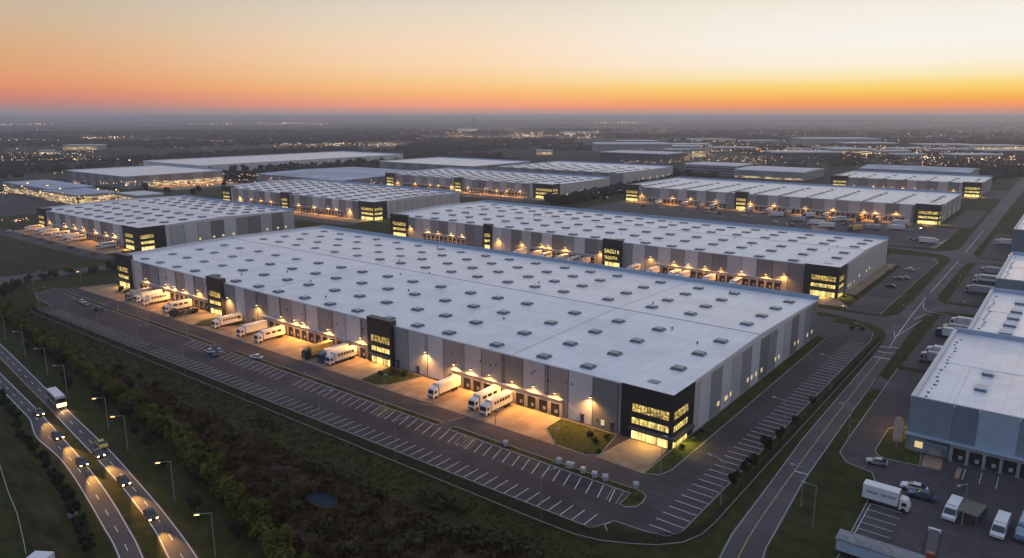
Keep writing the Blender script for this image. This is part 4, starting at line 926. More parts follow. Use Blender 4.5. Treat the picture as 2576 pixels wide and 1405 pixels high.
# coach on the motorway
t = empty('coach', (0, 0, 0), 0, 'white-roofed coach with a glowing amber front on the right carriageway', 'coach')
k = MB(); k.side([(.1, .4, 1.2), (0, .6, 1.25), (.1, 2.9, 1.22), (.4, 3.2, 1.1), (9.6, 3.2, 1.1), (9.8, 2.9, 1.22), (9.8, .4, 1.25)]); body = k.build('body', 'car_silver', t)
k = MB(); k.box(-1.12, .6, 3.21, 1.12, 9.3, 3.3); k.build('roof', 'truck_white', body)
k = MB(); k.box(-1.1, -.05, .5, 1.1, -.004, 1.5); k.build('front_lights', 'city_warm', body)
k = MB(); k.side([(.02, 1.6, 1.1), (.06, 2.7, 1.1), (.12, 2.7, 1.1), (.08, 1.6, 1.1)]); k.build('windscreen', 'glass_dark', body)
for s in (-1, 1):
    k = MB(); k.box(s * 1.25 - .02, .8, 1.7, s * 1.25 + .02, 9.2, 2.6); k.build('window', 'glass_dark', body)
    for y in (1.6, 7.6): k = MB(); k.wheel(s * 1.1, y, .5, .3); k.build('wheel', 'tyre', t)
pc = carriage(RR, RL, .28); i = int(frac(pc, -201.5) * 239); d = (pc[i + 2] - pc[i]).normalized(); t.location = (pc[i].x, pc[i].y, .05); t.rotation_euler = (0, 0, -math.atan2(-d.x, -d.y))
spot('front_beam', (0, -.3, 1.1), 1500, (1, .6, .2), t, (0, -1, -.2), 80, .8)
# --- vehicles in the near right-hand yard
t = empty('box_truck', (-17.6, 147.2, .05), R(90), 'white box truck with large dark lettering on its side in the near yard', 'truck')
k = MB(); k.side([(.05, .4, 1.1), (0, .6, 1.15), (0, 1.2, 1.16), (.4, 2.3, 1.1), (.7, 2.55, 1.05), (1.7, 2.6, 1.08), (1.75, .5, 1.15)]); cab = k.build('cab', 'truck_white', t)
k = MB(); k.side([(.06, 1.3, 1.02), (.4, 2.2, .96), (.46, 2.2, .96), (.12, 1.3, 1.02)]); k.build('windscreen', 'glass_dark', cab)
for s in (-1, 1): k = MB(); k.box(s * 1.15 - .03, .5, 1.3, s * 1.15 + .03, 1.3, 2.0); k.build('side_window', 'glass_dark', cab)
k = MB(); k.prismy([(-1.25, .95), (1.25, .95), (1.25, 3.7), (1.1, 3.8), (-1.1, 3.8), (-1.25, 3.7)], 1.95, 8.3); body = k.build('box_body', 'car_white', t)
for txt, y0, w in (('ONIUNG', 7.6, 2.1), ('DLO', 5.0, 1.05), ('SNIES', 3.75, 1.35)): letters(None, txt, 0, 0, .8, 0, 'lettering', 'text_ink', root=body, loc=(-1.27, y0, 2.2), rot=(90, 0, -90), w=w, ext=.012)
k = MB(); k.box(-.9, 1.76, .45, .9, 8.2, .93); k.build('chassis', 'dark_steel', t)
for y in (.95, 6.6):
    for s in (-1, 1): k = MB(); k.wheel(s * 1.02, y, .45, .3); k.build('wheel', 'tyre', t)
put('cb', -19.2, 154.6, 90, 'dark blue pickup car parked behind the lettered box truck', scale=(1.15, 1.2, 1.15)); put('cw', -21.0, 157.1, 90, 'white car in the row behind the dark blue pickup', scale=(1.1, 1.15, 1.1))
put('cs', -29.2, 164.4, 80, 'silver car waiting at the bend of the yard driveway by the grass kerb')
v1 = mk_van('car_white', txt='DIBEBEL', tsize=.5, length=7.2, w=1.1); v1.location = (-11.2, 147.6, .05); v1.rotation_euler = (0, 0, R(-4)); tag(v1, 'white van with a name across its roof edge, left of the glass shelter', 'van')
v2 = mk_van('car_white', txt='DEXAFUM', tsize=.5, length=7.4, w=1.1); v2.location = (-3.4, 146.2, .05); v2.rotation_euler = (0, 0, R(-4)); tag(v2, 'white van parked right of the glass shelter, with small roof lettering', 'van')
v3 = mk_van('car_blue', glass='pale_blue', length=8.2, w=1.2, hgt=2.9); v3.location = (.2, 147.4, .05); v3.rotation_euler = (0, 0, R(-4)); tag(v3, 'dark blue minibus with pale blue windows cut off by the right photo edge', 'minibus')
k = MB(); k.box(-.9, 2.6, 2.91, .9, 7.4, 2.97); k.build('roof_glass', 'pale_blue', v3)
t = empty('curtain_trailer', (-18.5, 125.4, 0), R(-90), 'long trailer with grey tarpaulin top and pale blue side at the bottom edge', 'trailer'); 
k = MB(); k.box(-1.7, -6.6, 1.05, 1.7, 6.4, 3.0); k.build('side_curtain', 'pale_blue', t)
k = MB(); k.prismy([(-1.8, 3.001), (1.8, 3.001), (1.8, 3.3), (1.3, 3.52), (-1.3, 3.52), (-1.8, 3.3)], -6.8, 6.6); k.build('tarpaulin', 'tarp', t)
k = MB(); k.box(-1.5, -6.75, 1.2, 1.5, -6.601, 2.9); k.build('rear_door', 'orange_paint', t)
k = MB(); k.box(-1.2, -6.5, .5, 1.2, 6.3, 1.04); k.build('chassis', 'dark_steel', t)
for y in (-5, -3.8, 4.6):
    for s in (-1, 1): k = MB(); k.wheel(s * 1.4, y, .5, .35); k.build('wheel', 'tyre', t)
p0, p1, p2, p3 = (at(*q, .3) for q in ((2339, 1334), (2362, 1341), (2347, 1403), (2330, 1400)))
t = empty('loading_ramp', ((p0.x + p2.x) / 2, (p0.y + p2.y) / 2, 0), 0, 'narrow dark steel ramp with a white striped end on the near yard', 'ramp'); Pn = Local(t)
k = MB(); k.line([tuple((p0 + p1) / 2)[:2], tuple((p2 + p3) / 2)[:2]], 1.7, .05, 0, .5); Pn(k, 'deck', 'dark_steel')
c = (p0 + p1) / 2; k = MB(); k.box(c.x - 1.0, c.y - .05, .05, c.x + 1.0, c.y + .45, .75); Pn(k, 'white_board', 'line_paint')
c = (p2 + p3) / 2; k = MB(); k.box(c.x - .6, c.y - .1, .05, c.x + .6, c.y + .8, .95); Pn(k, 'end_stop', 'orange_paint')
t = empty('glass_shelter', (-7.9, 151.6, 0), R(-10), 'dark green glass shelter between the two white vans', 'shelter')
k = MB(); k.box(-1.7, -3, 2.3, 1.7, 3, 2.4); k.build('roof', 'glass_green', t)
k = MB(); k.box(-1.7, 2.94, .1, 1.7, 3, 2.29); k.box(1.64, -3, .1, 1.7, 2.93, 2.29); k.build('glass_wall', 'glass_green', t)
for s in (-1, 1):
    for u in (-1, 1): k = MB(); k.tube((s * 1.6, u * 2.9, 0), (s * 1.6, u * 2.9, 2.3), .05); k.build('post', 'steel', t)
t = empty('sign_board', (-25.3, 175.9, 0), R(14), 'tall pale curved sign board on a post on the lawn by the nearest right warehouse', 'sign')
k = MB(); k.tube((0, 0, 0), (0, 0, 2.2), .14); k.build('post', 'steel', t)
k = MB()
for i in range(6):
    z0, z1 = 1.9 + i * .95, 1.9 + (i + 1) * .95; u0, u1 = .5 * (i / 6) ** 2, .5 * ((i + 1) / 6) ** 2
    w0, w1 = .95, .95 if i < 5 else .5
    n = len(k.v); k.v += [(-w0, u0 - .12, z0), (w0, u0 - .12, z0), (w1, u1 - .12, z1), (-w1, u1 - .12, z1), (-w0, u0 + .12, z0), (w0, u0 + .12, z0), (w1, u1 + .12, z1), (-w1, u1 + .12, z1)]
    k.f += [(n, n + 1, n + 2, n + 3), (n + 7, n + 6, n + 5, n + 4), (n + 1, n + 5, n + 6, n + 2), (n + 4, n, n + 3, n + 7)]; k.m += [0] * 4
    if i == 5: k.f.append((n + 3, n + 2, n + 6, n + 7)); k.m.append(0)
    if i == 0: k.f.append((n, n + 4, n + 5, n + 1)); k.m.append(0)
k.build('board', 'sign_face', t)
t = empty('box_trailer', (at(99, 1398, 3.2).x, at(99, 1398, 3.2).y, 0), R(-57), 'white box trailer top at the bottom left corner below the track', 'trailer')
k = MB(); k.box(-1.25, -1.7, .9, 1.25, 1.7, 3.2); k.build('box_body', 'car_white', t)
k = MB(); k.box(-1, -1.6, .4, 1, 1.6, .89); k.build('chassis', 'dark_steel', t)
for s in (-1, 1): k = MB(); k.wheel(s * 1.1, .4, .45, .3); k.build('wheel', 'tyre', t)
t = empty('utility_cabinet', tuple(at(183, 1298)), R(-50), 'grey utility cabinet beside the roadside trees left of the motorway', 'cabinet'); k = MB(); k.box(-.8, -.5, 0, .8, .5, 1.3); k.build('box', 'steel', t); k = MB(); k.box(-.9, -.6, 1.301, .9, .6, 1.42); k.build('lid', 'parapet', t)
t = empty('road_sign', tuple(at(160, 1262)), R(-60), 'small blue sign on two posts among the roadside trees', 'sign')
for s in (-.5, .5): k = MB(); k.tube((s, 0, 0), (s, 0, 1.6), .05); k.build('post', 'steel', t)
k = MB(); k.box(-.9, -.04, .8, .9, .04, 1.7); k.build('sign_panel', 'car_blue', t)
# small street furniture on the planted strip
for i, (x, y, nm, lb, s) in enumerate([(-82, 122, 'waste_container', 'pale waste container, furthest left of the five on the strip end', .8), (-79, 121.8, 'waste_container', 'widest pale waste container, second of the five on the strip end', 1.3), (-75.6, 121.6, 'waste_container', 'pale waste container, middle of the five on the strip end', .75), (-72.6, 121.4, 'waste_container', 'pale waste container, fourth of the five on the strip end', .8), (-70.2, 121.7, 'waste_container', 'pale waste container, furthest right of the five on the strip end', .85), (-63.6, 122.8, 'waste_container', 'single pale waste container standing on the lane by the rounded island', .75), (-96.8, 121.6, 'waste_container', 'single pale waste container halfway along the right strip', .7)]):
    t = empty(nm, (x, y, .1), R(8 * i), lb, 'container', 'waste containers on the planted strip')
    k = MB(); k.frustum(0, 0, .12, .55 * s, .5, 1.1, .7 * s, .62); k.build('bin', 'bin_grey', t)
    k = MB(); k.side([(-.7, 1.101, .74 * s), (-.4, 1.4, .7 * s), (.4, 1.4, .7 * s), (.7, 1.101, .74 * s)]); k.build('lid', 'car_silver', t)
    for u in (-1, 1): k = MB(); k.wheel(u * .4 * s, .3, .12, .1); k.build('wheel', 'tyre', t)

# ------------------------------------------------------------------ lamp posts, fence
def mk_post(hgt, arm, lit, curve):
    root = empty('lamp_post', (0, 0, 0)); tag(root, 'lamp post', 'lamp post')
    k = MB(); k.tube((0, 0, 0), (0, 0, .7), .16, .14); k.tube((0, 0, .7), (0, 0, hgt), .10, .07); k.build('pole', 'steel', root)
    k = MB()
    if curve:
        pts = [(0, 0, hgt), (0, -.25, hgt + .7), (0, -.9, hgt + 1.15), (0, -arm, hgt + 1.3)]
        for a, b in zip(pts, pts[1:]): k.tube(a, b, .06, .05)
        hz = hgt + 1.3
    else: k.tube((0, .08, hgt - .05), (0, -arm, hgt + .05), .05, .05); hz = hgt
    k.build('arm', 'steel', root)
    k = MB(); k.frustum(0, -arm - .35, hz - .02, .17, .45, hz + .14, .12, .34); hd = k.build('lamp_head', 'steel', root)
    k = MB(); k.box(-.16, -arm - .74, hz - .14, .16, -arm + .06, hz - .03); k.build('lens', lit, hd)
    return root
pm = mk_post(8.4, 2.0, 'lamp_amber', False); pd = mk_post(8.4, 2.0, 'dock_glass', False); pc_ = mk_post(8.6, 2.6, 'dock_glass', True); ps = mk_post(8.6, .3, 'dock_glass', False)
us = set()
def post(src, x, y, rz, label, group):
    o = src if src not in us else copy_tree(src); us.add(src)
    o.location = (x, y, 0); o.rotation_euler = (0, 0, R(rz)); o['label'] = label; o['group'] = group; return o
for i, (x, y, lit) in enumerate([(-109.7, 56.9, 1), (-133.7, 62.2, 1), (-163.9, 67, 1), (-178.6, 69.2, 1), (-211.9, 72.8, 0), (-232.4, 75.5, 0), (-256.8, 78, 0), (-283, 81, 0)]):
    post(pm if lit else pd, x, y, -42, '%s lamp post along the motorway from the near end, %s' % (ORD[i], 'with an amber lamp' if lit else 'unlit'), 'lamp posts along the motorway')
for i, (x, y) in enumerate([(-72.3, 101.6), (-111.5, 101), (-137.9, 101), (-171, 101), (-202, 101), (-229.7, 101), (-258.2, 101), (-284, 101), (-312.8, 102), (-346, 112)]):
    post(pc_, x, y, 150, '%s curved lamp post along the lower fence of the parking lot, from the near end' % ORD[i], 'curved lamp posts along the lower fence')
for i, (x, y) in enumerate([(-62.7, 132.2), (-82.8, 121.3), (-99.5, 121.3), (-137.3, 121.3), (-173.3, 122.6), (-238, 121.3), (-265.8, 121.3), (-290, 121.3)]):
    post(ps, x, y, 90, '%s straight lamp post on the planted strip, from the near corner' % ORD[i], 'straight lamp posts on the planted strip')
for i, (x, y) in enumerate([(-47.3, 127.3), (-47.4, 165), (-47.5, 205), (-47.8, 244)]):
    post(pc_, x, y, -90, '%s curved lamp post along the side lot fence, from the near end' % ORD[i], 'curved lamp posts along the side fence')
for i, (px, py) in enumerate([(2044, 1327), (2014, 1276), (2134, 1104), (2262, 905)]):
    p = at(px, py); post(pd, p.x, p.y, -90, '%s lamp post on the grass right of the estate road, from the near end' % ORD[i], 'lamp posts by the estate road')
p = at(2419, 1320); post(pd, p.x, p.y, -30, 'lamp post in the near yard beside the glass shelter', 'lamp posts in the near yard')
o = mk_post(6, .6, 'lamp_amber', False); o.location = (-352, 133, 0); tag(o, 'short lit amber lamp post at the left tip of the parking lot', 'lamp post')
o = copy_tree(o); o.location = (-63.5, 282, 0); tag(o, 'lit amber lamp post at the junction behind the largest warehouse', 'lamp post')
o = copy_tree(o); o.location = (-24, 440, 0); tag(o, 'lit amber lamp by the right-edge dock near the photo border', 'lamp post')
# tall amber lamps on the industrial plain
hi = mk_post(15, 1.2, 'lamp_core', False); used_hi = False
for i, (px, py) in enumerate([(5, 470), (20, 466), (51, 380), (63, 468), (77, 460), (110, 483), (127, 466), (139, 488), (159, 474), (197, 409), (254, 475), (300, 477), (325, 466), (335, 412)]):
    p = at(px, py, 15); o = copy_tree(hi) if used_hi else hi; used_hi = True
    o.location = (p.x, p.y, 0); o.scale = (1.6, 1.6, 1.0) if py > 420 else (2.6, 2.6, 1.3)
    tag(o, '%s tall amber mast lamp from the left on the far-left industrial plain' % ORD[i], 'mast lamp', 'tall mast lamps on the left plain')
fp = smooth([(-374, 119), (-348, 110.6), (-320, 101.4), (-312, 100.2), (-290, 100.2), (-200, 100.4), (-100, 100.7), (-68, 100.9), (-60.5, 102), (-56.2, 104), (-52.5, 106), (-49.2, 108.8), (-46.9, 112.2), (-45.8, 117), (-45.7, 124), (-46, 160), (-46.5, 262)], 6)
fr = resample(fp, 99)
t = empty('fence', (fr[50].x, fr[50].y, 0), 0, 'dark chain-link fence on a pale kerb around the parking lot', 'fence'); Pn = Local(t)
k = MB()
for a, b in zip(fr, fr[1:]): k.quad((a.x, a.y, .12), (b.x, b.y, .12), (b.x, b.y, 2.3), (a.x, a.y, 2.3))
Pn(k, 'mesh_panel', 'fence_mesh', None, False)
k = MB(); k.line([tuple(p) for p in fr], .13, 0, 0, .14); Pn(k, 'base_kerb', 'kerb_stone')
k = MB(); k.tube((0, 0, 0), (0, 0, 2.45), .045); pmesh = k.mesh('post', ['dark_steel'])
for p in fr:
    o = bpy.data.objects.new('post', pmesh); COL.objects.link(o); o.parent = t; o.location = (p.x - t.location.x, p.y - t.location.y, 0)
t = empty('guard_rail', tuple(at(45, 1150)), 0, 'thin steel guard rail along the dark lane at the left photo edge', 'guard rail'); Pn = Local(t)
rl = [at(*q) for q in ((0, 1175), (22, 1246), (45, 1302), (60, 1366), (67, 1403))]
k = MB(); k.line([tuple(p) for p in rl], .12, .5, 0, .3); Pn(k, 'rail', 'steel')
for p in resample([Vector(q[:2]) for q in rl], 10): k = MB(); k.tube((p.x, p.y, 0), (p.x, p.y, .8), .06); Pn(k, 'post', 'steel')

# ------------------------------------------------------------------ vegetation
def leaf_quads(k, r, c, rad, n, size, mi=0, flat=1.0):
    """n leaf clumps in an uneven crown: lobes of different size with gaps between them"""
    lobes = [(Vector((0, 0, 0)), .72)]
    for i in range(7):
        a = r.uniform(0, 6.28); u = r.uniform(-.5, .7)
        lobes.append((Vector((math.cos(a) * .62, math.sin(a) * .62, u)) * r.uniform(.7, 1.05), r.uniform(.32, .5)))
    for i in range(n):
        o, q = r.choice(lobes)
        d = Vector((r.gauss(0, 1), r.gauss(0, 1), r.gauss(0, 1))).normalized() * q * (r.random() ** .33)
        p = o + d; p = Vector((c[0] + p.x * rad[0], c[1] + p.y * rad[1], max(.15, c[2] + p.z * rad[2])))
        nrm = (d.normalized() + Vector((r.uniform(-.7, .7), r.uniform(-.7, .7), r.uniform(-.2, .8)))).normalized()
        u = nrm.orthogonal().normalized(); w = nrm.cross(u); s = size * r.uniform(.6, 1.4); t = r.uniform(0, 3.14)
        a = (u * math.cos(t) + w * math.sin(t)) * s; b = (w * math.cos(t) - u * math.sin(t)) * s * .7
        k.quad(tuple(p - a - b), tuple(p + a - b * .6), tuple(p + a * .8 + b), tuple(p - a * .7 + b), mi)
def mk_tree(seed, hgt, rx, n, leaf, trunk=True, size=.42, low=.25, cat='tree', nm='tree'):
    r = random.Random(seed); root = empty(nm, (0, 0, 0)); tag(root, nm, cat)
    if trunk:
        k = MB(); k.tube((0, 0, 0), (.1, .05, hgt * .55), hgt * .028, hgt * .014, 6)
        for i in range(4):
            a = r.uniform(0, 6.28); k.tube((.05, .02, hgt * (.3 + .06 * i)), (math.cos(a) * rx * .5, math.sin(a) * rx * .5, hgt * r.uniform(.55, .8)), hgt * .011, hgt * .004, 5)
        k.build('trunk', 'bark', root, False)
    k = MB(); rz = hgt * (1 - low) / 2; leaf_quads(k, r, (0, 0, hgt * low + rz), (rx, rx, rz), n, size); k.build('crown', leaf, root, False)
    return root
hedge = [mk_tree(s, 6.4, 3.2, 1300, 'leaf_hedge', low=.02, size=.34, nm='hedge_tree') for s in (1, 2, 3, 4)]
small = [mk_tree(s, 4.2, 1.5, 420, 'leaf_deep', low=.15, size=.28) for s in (11, 12, 13)]
bush = [mk_tree(s, 2.4, 1.7, 420, 'leaf_dark', trunk=True, low=.02, size=.24, cat='shrub', nm='shrub') for s in (21, 22, 23)]
dark = [mk_tree(s, 6.5, 3.4, 800, 'leaf_deep', low=.04, size=.42) for s in (31, 32)]
farT = [mk_tree(s, 11, 4.5, 240, 'leaf_deep', low=.05, size=1.1) for s in (41, 42, 43)]
uv = set()
def plant(src, x, y, sc, label, group, r=rnd):
    o = copy_tree(src) if src in uv else src; uv.add(src)
    o.location = (x, y, 0); o.rotation_euler = (0, 0, r.uniform(0, 6.28)); o.scale = (sc * r.uniform(.9, 1.1), sc * r.uniform(.9, 1.1), sc * r.uniform(.85, 1.15))
    tag(o, label, None, group); return o
r = random.Random(5)
hl = resample(smooth([(-345, 95), (-318, 91.2), (-258, 85), (-212, 80.6), (-168, 75.8), (-138, 70.8), (-112, 65.4), (-96, 61.5), (-80, 57)]), 84)
for i, p in enumerate(hl):
    for off in ((0, 1.1) if i % 3 else (.5,)):
        plant(r.choice(hedge), p.x + r.uniform(-1.2, 1.2), p.y + off + r.uniform(-.4, .4), r.uniform(.62, .92), 'olive-green bushy tree in the dense tree belt between the motorway and the heath', 'trees of the dense belt beside the motorway', r)
for i, (x, y) in enumerate([(-220.2, 60.1), (-212.6, 58.4), (-207.1, 57.8), (-200.7, 57), (-194.1, 54.9), (-188.2, 53.6), (-181.9, 53), (-177.1, 52.6), (-171.1, 52), (-166.3, 51.4), (-159.9, 50.3), (-155.8, 49.6), (-151.2, 48.8), (-146.6, 48), (-142.3, 47.1), (-137.2, 46), (-134, 45.3), (-129.9, 44.3), (-126.8, 43.6)]):
    plant(small[i % 3], x, y, r.uniform(.75, 1.0), '%s small dark tree in the row left of the motorway, from the far end' % ORD[i], 'row of small trees left of the motorway', r)
for i in range(15):
    x = -272 + 11.4 * i; j = min(range(len(RR)), key=lambda q: abs(RR[q].x - x)); plant(small[i % 3], x + r.uniform(-2, 2), RR[j].y + r.uniform(4.5, 8.5), r.uniform(.8, 1.25), '%s slim dark tree on the grass between motorway and tree belt, from the far end' % ORD[i], 'slim trees on the motorway verge', r)
for i, (x, y) in enumerate([(-376.7, 120.6), (-369, 112.8), (-376.3, 126.3), (-377.3, 130.9), (-361.6, 107.7), (-380.4, 139), (-373.5, 147.5), (-373, 155.6)]):
    plant(bush[i % 3], x, y, r.uniform(1.3, 1.8), '%s round dark bush by the lane left of the lot, from the near end' % ORD[[4, 1, 0, 2, 3, 5, 6, 7].index(i)], 'round bushes by the lane', r)
for i in range(26):
    plant(r.choice(dark), r.uniform(-420, -352), r.uniform(86, 103) - 0, r.uniform(.7, 1.1), 'dark tree in the shaded thicket at the left edge above the tree belt', 'trees of the thicket at the left edge', r)
for i, (x, y, s) in enumerate([(-47.7, 134.8, 1), (-48.0, 141.7, .9), (-47.9, 145.6, 1), (-48, 154.6, 1.1), (-47.8, 163.2, 1), (-48, 176, .7), (-48, 190, .8)]):
    plant(small[i % 3], x, y, s * .9, '%s dark shrub-like tree along the side lot fence, from the near end' % ORD[i], 'small trees along the side lot fence', r)
for i, (x, y, s) in enumerate([(-82, 136.5, .6), (-84.6, 138.6, .55), (-80.6, 139.6, .45), (-78.4, 132.4, .4), (-149, 140, .7), (-152.6, 139, .8), (-155.5, 136, .6), (-326, 138.6, .8), (-322, 136.5, .7), (-318, 137.5, .8), (-64.2, 146, .4), (-63.8, 151, .5), (-64.3, 157, .35), (-72, 320, .6), (-69, 322, .5), (-67.6, 319.5, .5), (-245, 138, .5), (-57.6, 271.5, .7), (-54.5, 273, .6)]):
    plant(bush[i % 3], x, y, s, '%s low ornamental shrub of the warehouse lawns, from the near corner leftwards' % ORD[i], 'ornamental shrubs on the lawns', r)
sh = [(668, 1070, 1.3), (690, 1085, .9), (812, 1184, 1.1), (838, 1192, 1.2), (862, 1206, 1.1), (886, 1216, 1.2), (905, 1230, 1.1), (930, 1246, 1), (1062, 1258, 1.2), (1085, 1270, 1), (1110, 1276, 1.3), (1140, 1280, 1.2), (1165, 1288, .9), (1090, 1340, 1.3), (1120, 1352, 1.4), (1160, 1360, 1.3), (1200, 1368, 1.4), (1240, 1376, 1.2), (1280, 1380, 1.3), (1310, 1392, 1.1), (1040, 1370, 1.3), (1000, 1392, 1.2), (960, 1350, 1), (700, 1230, 1), (740, 1290, 1.1), (560, 1105, 1), (600, 1160, 1), (470, 1035, 1.1), (500, 1075, 1), (395, 975, 1.2), (350, 950, 1), (300, 930, 1.1), (1350, 1400, 1.1), (880, 1390, 1.2), (820, 1340, 1.1), (900, 1300, 1)]
for i, (px, py, s) in enumerate(sh):
    p = at(px, py); plant(bush[i % 3], p.x, p.y, s * .9, 'scruffy olive shrub on the brown heath between tree belt and lot fence', 'shrubs on the heath', r)
# heath tufts: ground cover
k = MB(); rr = random.Random(3)
def hy(x):   # the belt line below the heath
    for a, b in zip(hl, hl[1:]):
        if a.x <= x <= b.x: return a.y + (b.y - a.y) * (x - a.x) / (b.x - a.x)
    return 57
n = 0
while n < 11000:
    x = rr.uniform(-325, -52); lo = hy(x) + 2; y = rr.uniform(lo, 95)
    up = 88.5 - .5 * math.sin(x * .09) + 3.5 * noise.noise(Vector((x * .05, 3.1, 0)))
    if x > -100: up += (x + 100) * .10
    if y > up or noise.noise(Vector((x * .22, y * .22, 2))) < -.22: continue
    if (x + 110.4) ** 2 / 18 + (y - 80.2) ** 2 / 7 < 1: continue
    n += 1
    for q in range(3):
        a = rr.uniform(0, 6.28); s = rr.uniform(.25, .6); hgt = rr.uniform(.25, .8)
        px, py = x + rr.uniform(-.5, .5), y + rr.uniform(-.5, .5); dx, dy = math.cos(a) * s, math.sin(a) * s
        lx, ly = rr.uniform(-.35, .35), rr.uniform(-.35, .35)
        k.quad((px - dx, py - dy, 0), (px + dx, py + dy, 0), (px + dx * .7 + lx, py + dy * .7 + ly, hgt), (px - dx * .7 + lx, py - dy * .7 + ly, hgt * .8))
tag(k.build('heath', 'heath_leaf', None, False), kind='stuff')
# grass tufts on the rough bank
k = MB()
for i in range(5000):
    x = rr.uniform(-330, -40); y = rr.uniform(87, 104)
    if y > 100.3 and x > -316: y = rr.uniform(88, 100)
    a = rr.uniform(0, 6.28); s = rr.uniform(.15, .4); dx, dy = math.cos(a) * s, math.sin(a) * s
    k.quad((x - dx, y - dy, 0), (x + dx, y + dy, 0), (x + dx + rr.uniform(-.2, .2), y + dy, rr.uniform(.1, .28)), (x - dx, y - dy + rr.uniform(-.2, .2), rr.uniform(.1, .28)))
tag(k.build('rough_grass', 'grass', None, False), kind='stuff')
# trees before the far long warehouse and between far buildings
for i in range(34):
    x = -1030 + i * 4.4; plant(r.choice(farT), x * .985 + 12, 474 + r.uniform(-8, 6), r.uniform(.5, 1.1), 'dark slender tree in the row before the long far warehouse', 'trees before the long far warehouse', r)
for i in range(40):
    y = 500 + i * 8.4; plant(r.choice(farT), -872 + r.uniform(-5, 5), y, r.uniform(.5, 1.1), 'dark slender tree in the row before the long far warehouse', 'trees before the long far warehouse', r)
for i in range(36):
    x, y = r.choice([(r.uniform(-610, -400), r.uniform(458, 505)), (r.uniform(-390, -330), r.uniform(560, 690)), (r.uniform(-600, -570), r.uniform(300, 335)), (r.uniform(-740, -640), r.uniform(330, 460))])
    plant(r.choice(farT), x, y, r.uniform(.4, .8), 'dark tree on the grass between the middle and far warehouses', 'trees between the warehouses', r)
# far woods: one mass of crowns
import bmesh
k = MB(); rr = random.Random(8)
t5 = (1 + 5 ** .5) / 2
ICO = [Vector(v).normalized() for v in ((-1, t5, 0), (1, t5, 0), (-1, -t5, 0), (1, -t5, 0), (0, -1, t5), (0, 1, t5), (0, -1, -t5), (0, 1, -t5), (t5, 0, -1), (t5, 0, 1), (-t5, 0, -1), (-t5, 0, 1))]
IF = [(0, 11, 5), (0, 5, 1), (0, 1, 7), (0, 7, 10), (0, 10, 11), (1, 5, 9), (5, 11, 4), (11, 10, 2), (10, 7, 6), (7, 1, 8), (3, 9, 4), (3, 4, 2), (3, 2, 6), (3, 6, 8), (3, 8, 9), (4, 9, 5), (2, 4, 11), (6, 2, 10), (8, 6, 7), (9, 8, 1)]
BUILT = [(-1045, 465, -865, 855), (-935, 335, -770, 470), (-870, 240, -600, 320), (-780, 480, -600, 830), (-610, 320, -370, 860), (-440, 880, -240, 1000), (-345, 250, 60, 1020), (-650, 1040, -505, 1140), (-600, 80, 60, 330), (-990, 140, -600, 330), (-790, 325, -600, 500), (-800, 440, -740, 500)]
n = 0; tries = 0
while n < 11500 and tries < 90000:
    tries += 1
    a = R(-YAW + rr.uniform(-40, 40)); d = 620 + 3400 * rr.random() ** 1.25
    x, y = math.sin(a) * d, math.cos(a) * d
    if any(b[0] < x < b[2] and b[1] < y < b[3] for b in BUILT): continue
    f = noise.fractal(Vector((x * .0022, y * .0022, 5)), .8, 2, 4)
    if f < (-.02 if a > R(-YAW - 12) else -.22): continue
    n += 1; s = rr.uniform(3.5, 7) * (1 + d / 5000); hh = rr.uniform(5, 9.5); b0 = len(k.v)
    for v in ICO:
        q = rr.uniform(.7, 1.25); k.v.append((x + v.x * s * q, y + v.y * s * q, hh * .5 + v.z * hh * .62 * q))
    for fc in IF: k.f.append(tuple(b0 + i for i in fc)); k.m.append(0)
tag(k.build('far_woods', 'wood_mass', None, False), kind='stuff')

# ------------------------------------------------------------------ far town: low sheds and lights
far_sheds = [(1500, 1690, 384, 16, 0), (1555, 1655, 369, 12, 0), (1740, 1850, 361, 9, 1), (1870, 1960, 364, 9, 0), (1630, 1790, 374, 8, 1), (1640, 1760, 380, 8, 0), (1950, 2108, 407, 14, 0), (2098, 2200, 394, 12, 1), (2210, 2290, 396, 10, 0), (2025, 2215, 362, 12, 0), (2320, 2450, 376, 9, 0), (2450, 2576, 379, 9, 1), (1350, 1390, 391, 8, 1), (1420, 1500, 340, 11, 2), (1150, 1200, 333, 16, 2), (160, 245, 379, 10, 1), (100, 130, 393, 9, 1), (1985, 2040, 388, 9, 1), (2060, 2150, 384, 8, 0), (2350, 2440, 389, 9, 0), (2480, 2576, 396, 11, 0), (2400, 2520, 407, 10, 0), (2130, 2260, 372, 9, 0), (1800, 1900, 383, 8, 0), (1680, 1760, 390, 9, 0), (2240, 2340, 384, 7, 1), (1995, 2080, 398, 8, 0), (1740, 1775, 396, 14, 1), (2255, 2330, 402, 8, 0)]
for i, (xa, xb, py, hh, lt) in enumerate(sorted(far_sheds)):
    a, b = at(xa, py), at(xb, py); c = (a + b) / 2; w = (b - a).length; dep = min(w * .5, 130)
    root = empty('far_building', c, math.atan2((b - a).y, (b - a).x), 'low pale building on the far plain, %s from the left of its kind' % ORD[i], 'building', 'low pale buildings on the far plain')
    k = MB(); k.box(-w / 2, 0, 0, w / 2, dep, hh); k.build('wall', 'shed_wall' if lt or i % 2 else 'office_glass', root)
    k = MB(); k.box(-w / 2 - 1, -1, hh + .01, w / 2 + 1, dep + 1, hh + 2); k.build('roof', 'parapet', root)
    if lt: k = MB(); k.box(-w / 2, -.6, 1, w / 2, -.05, hh * .8); k.build('lit_front', 'lit_strip_pale' if lt == 2 else 'lit_strip', root)
k = MB(); rr = random.Random(12)
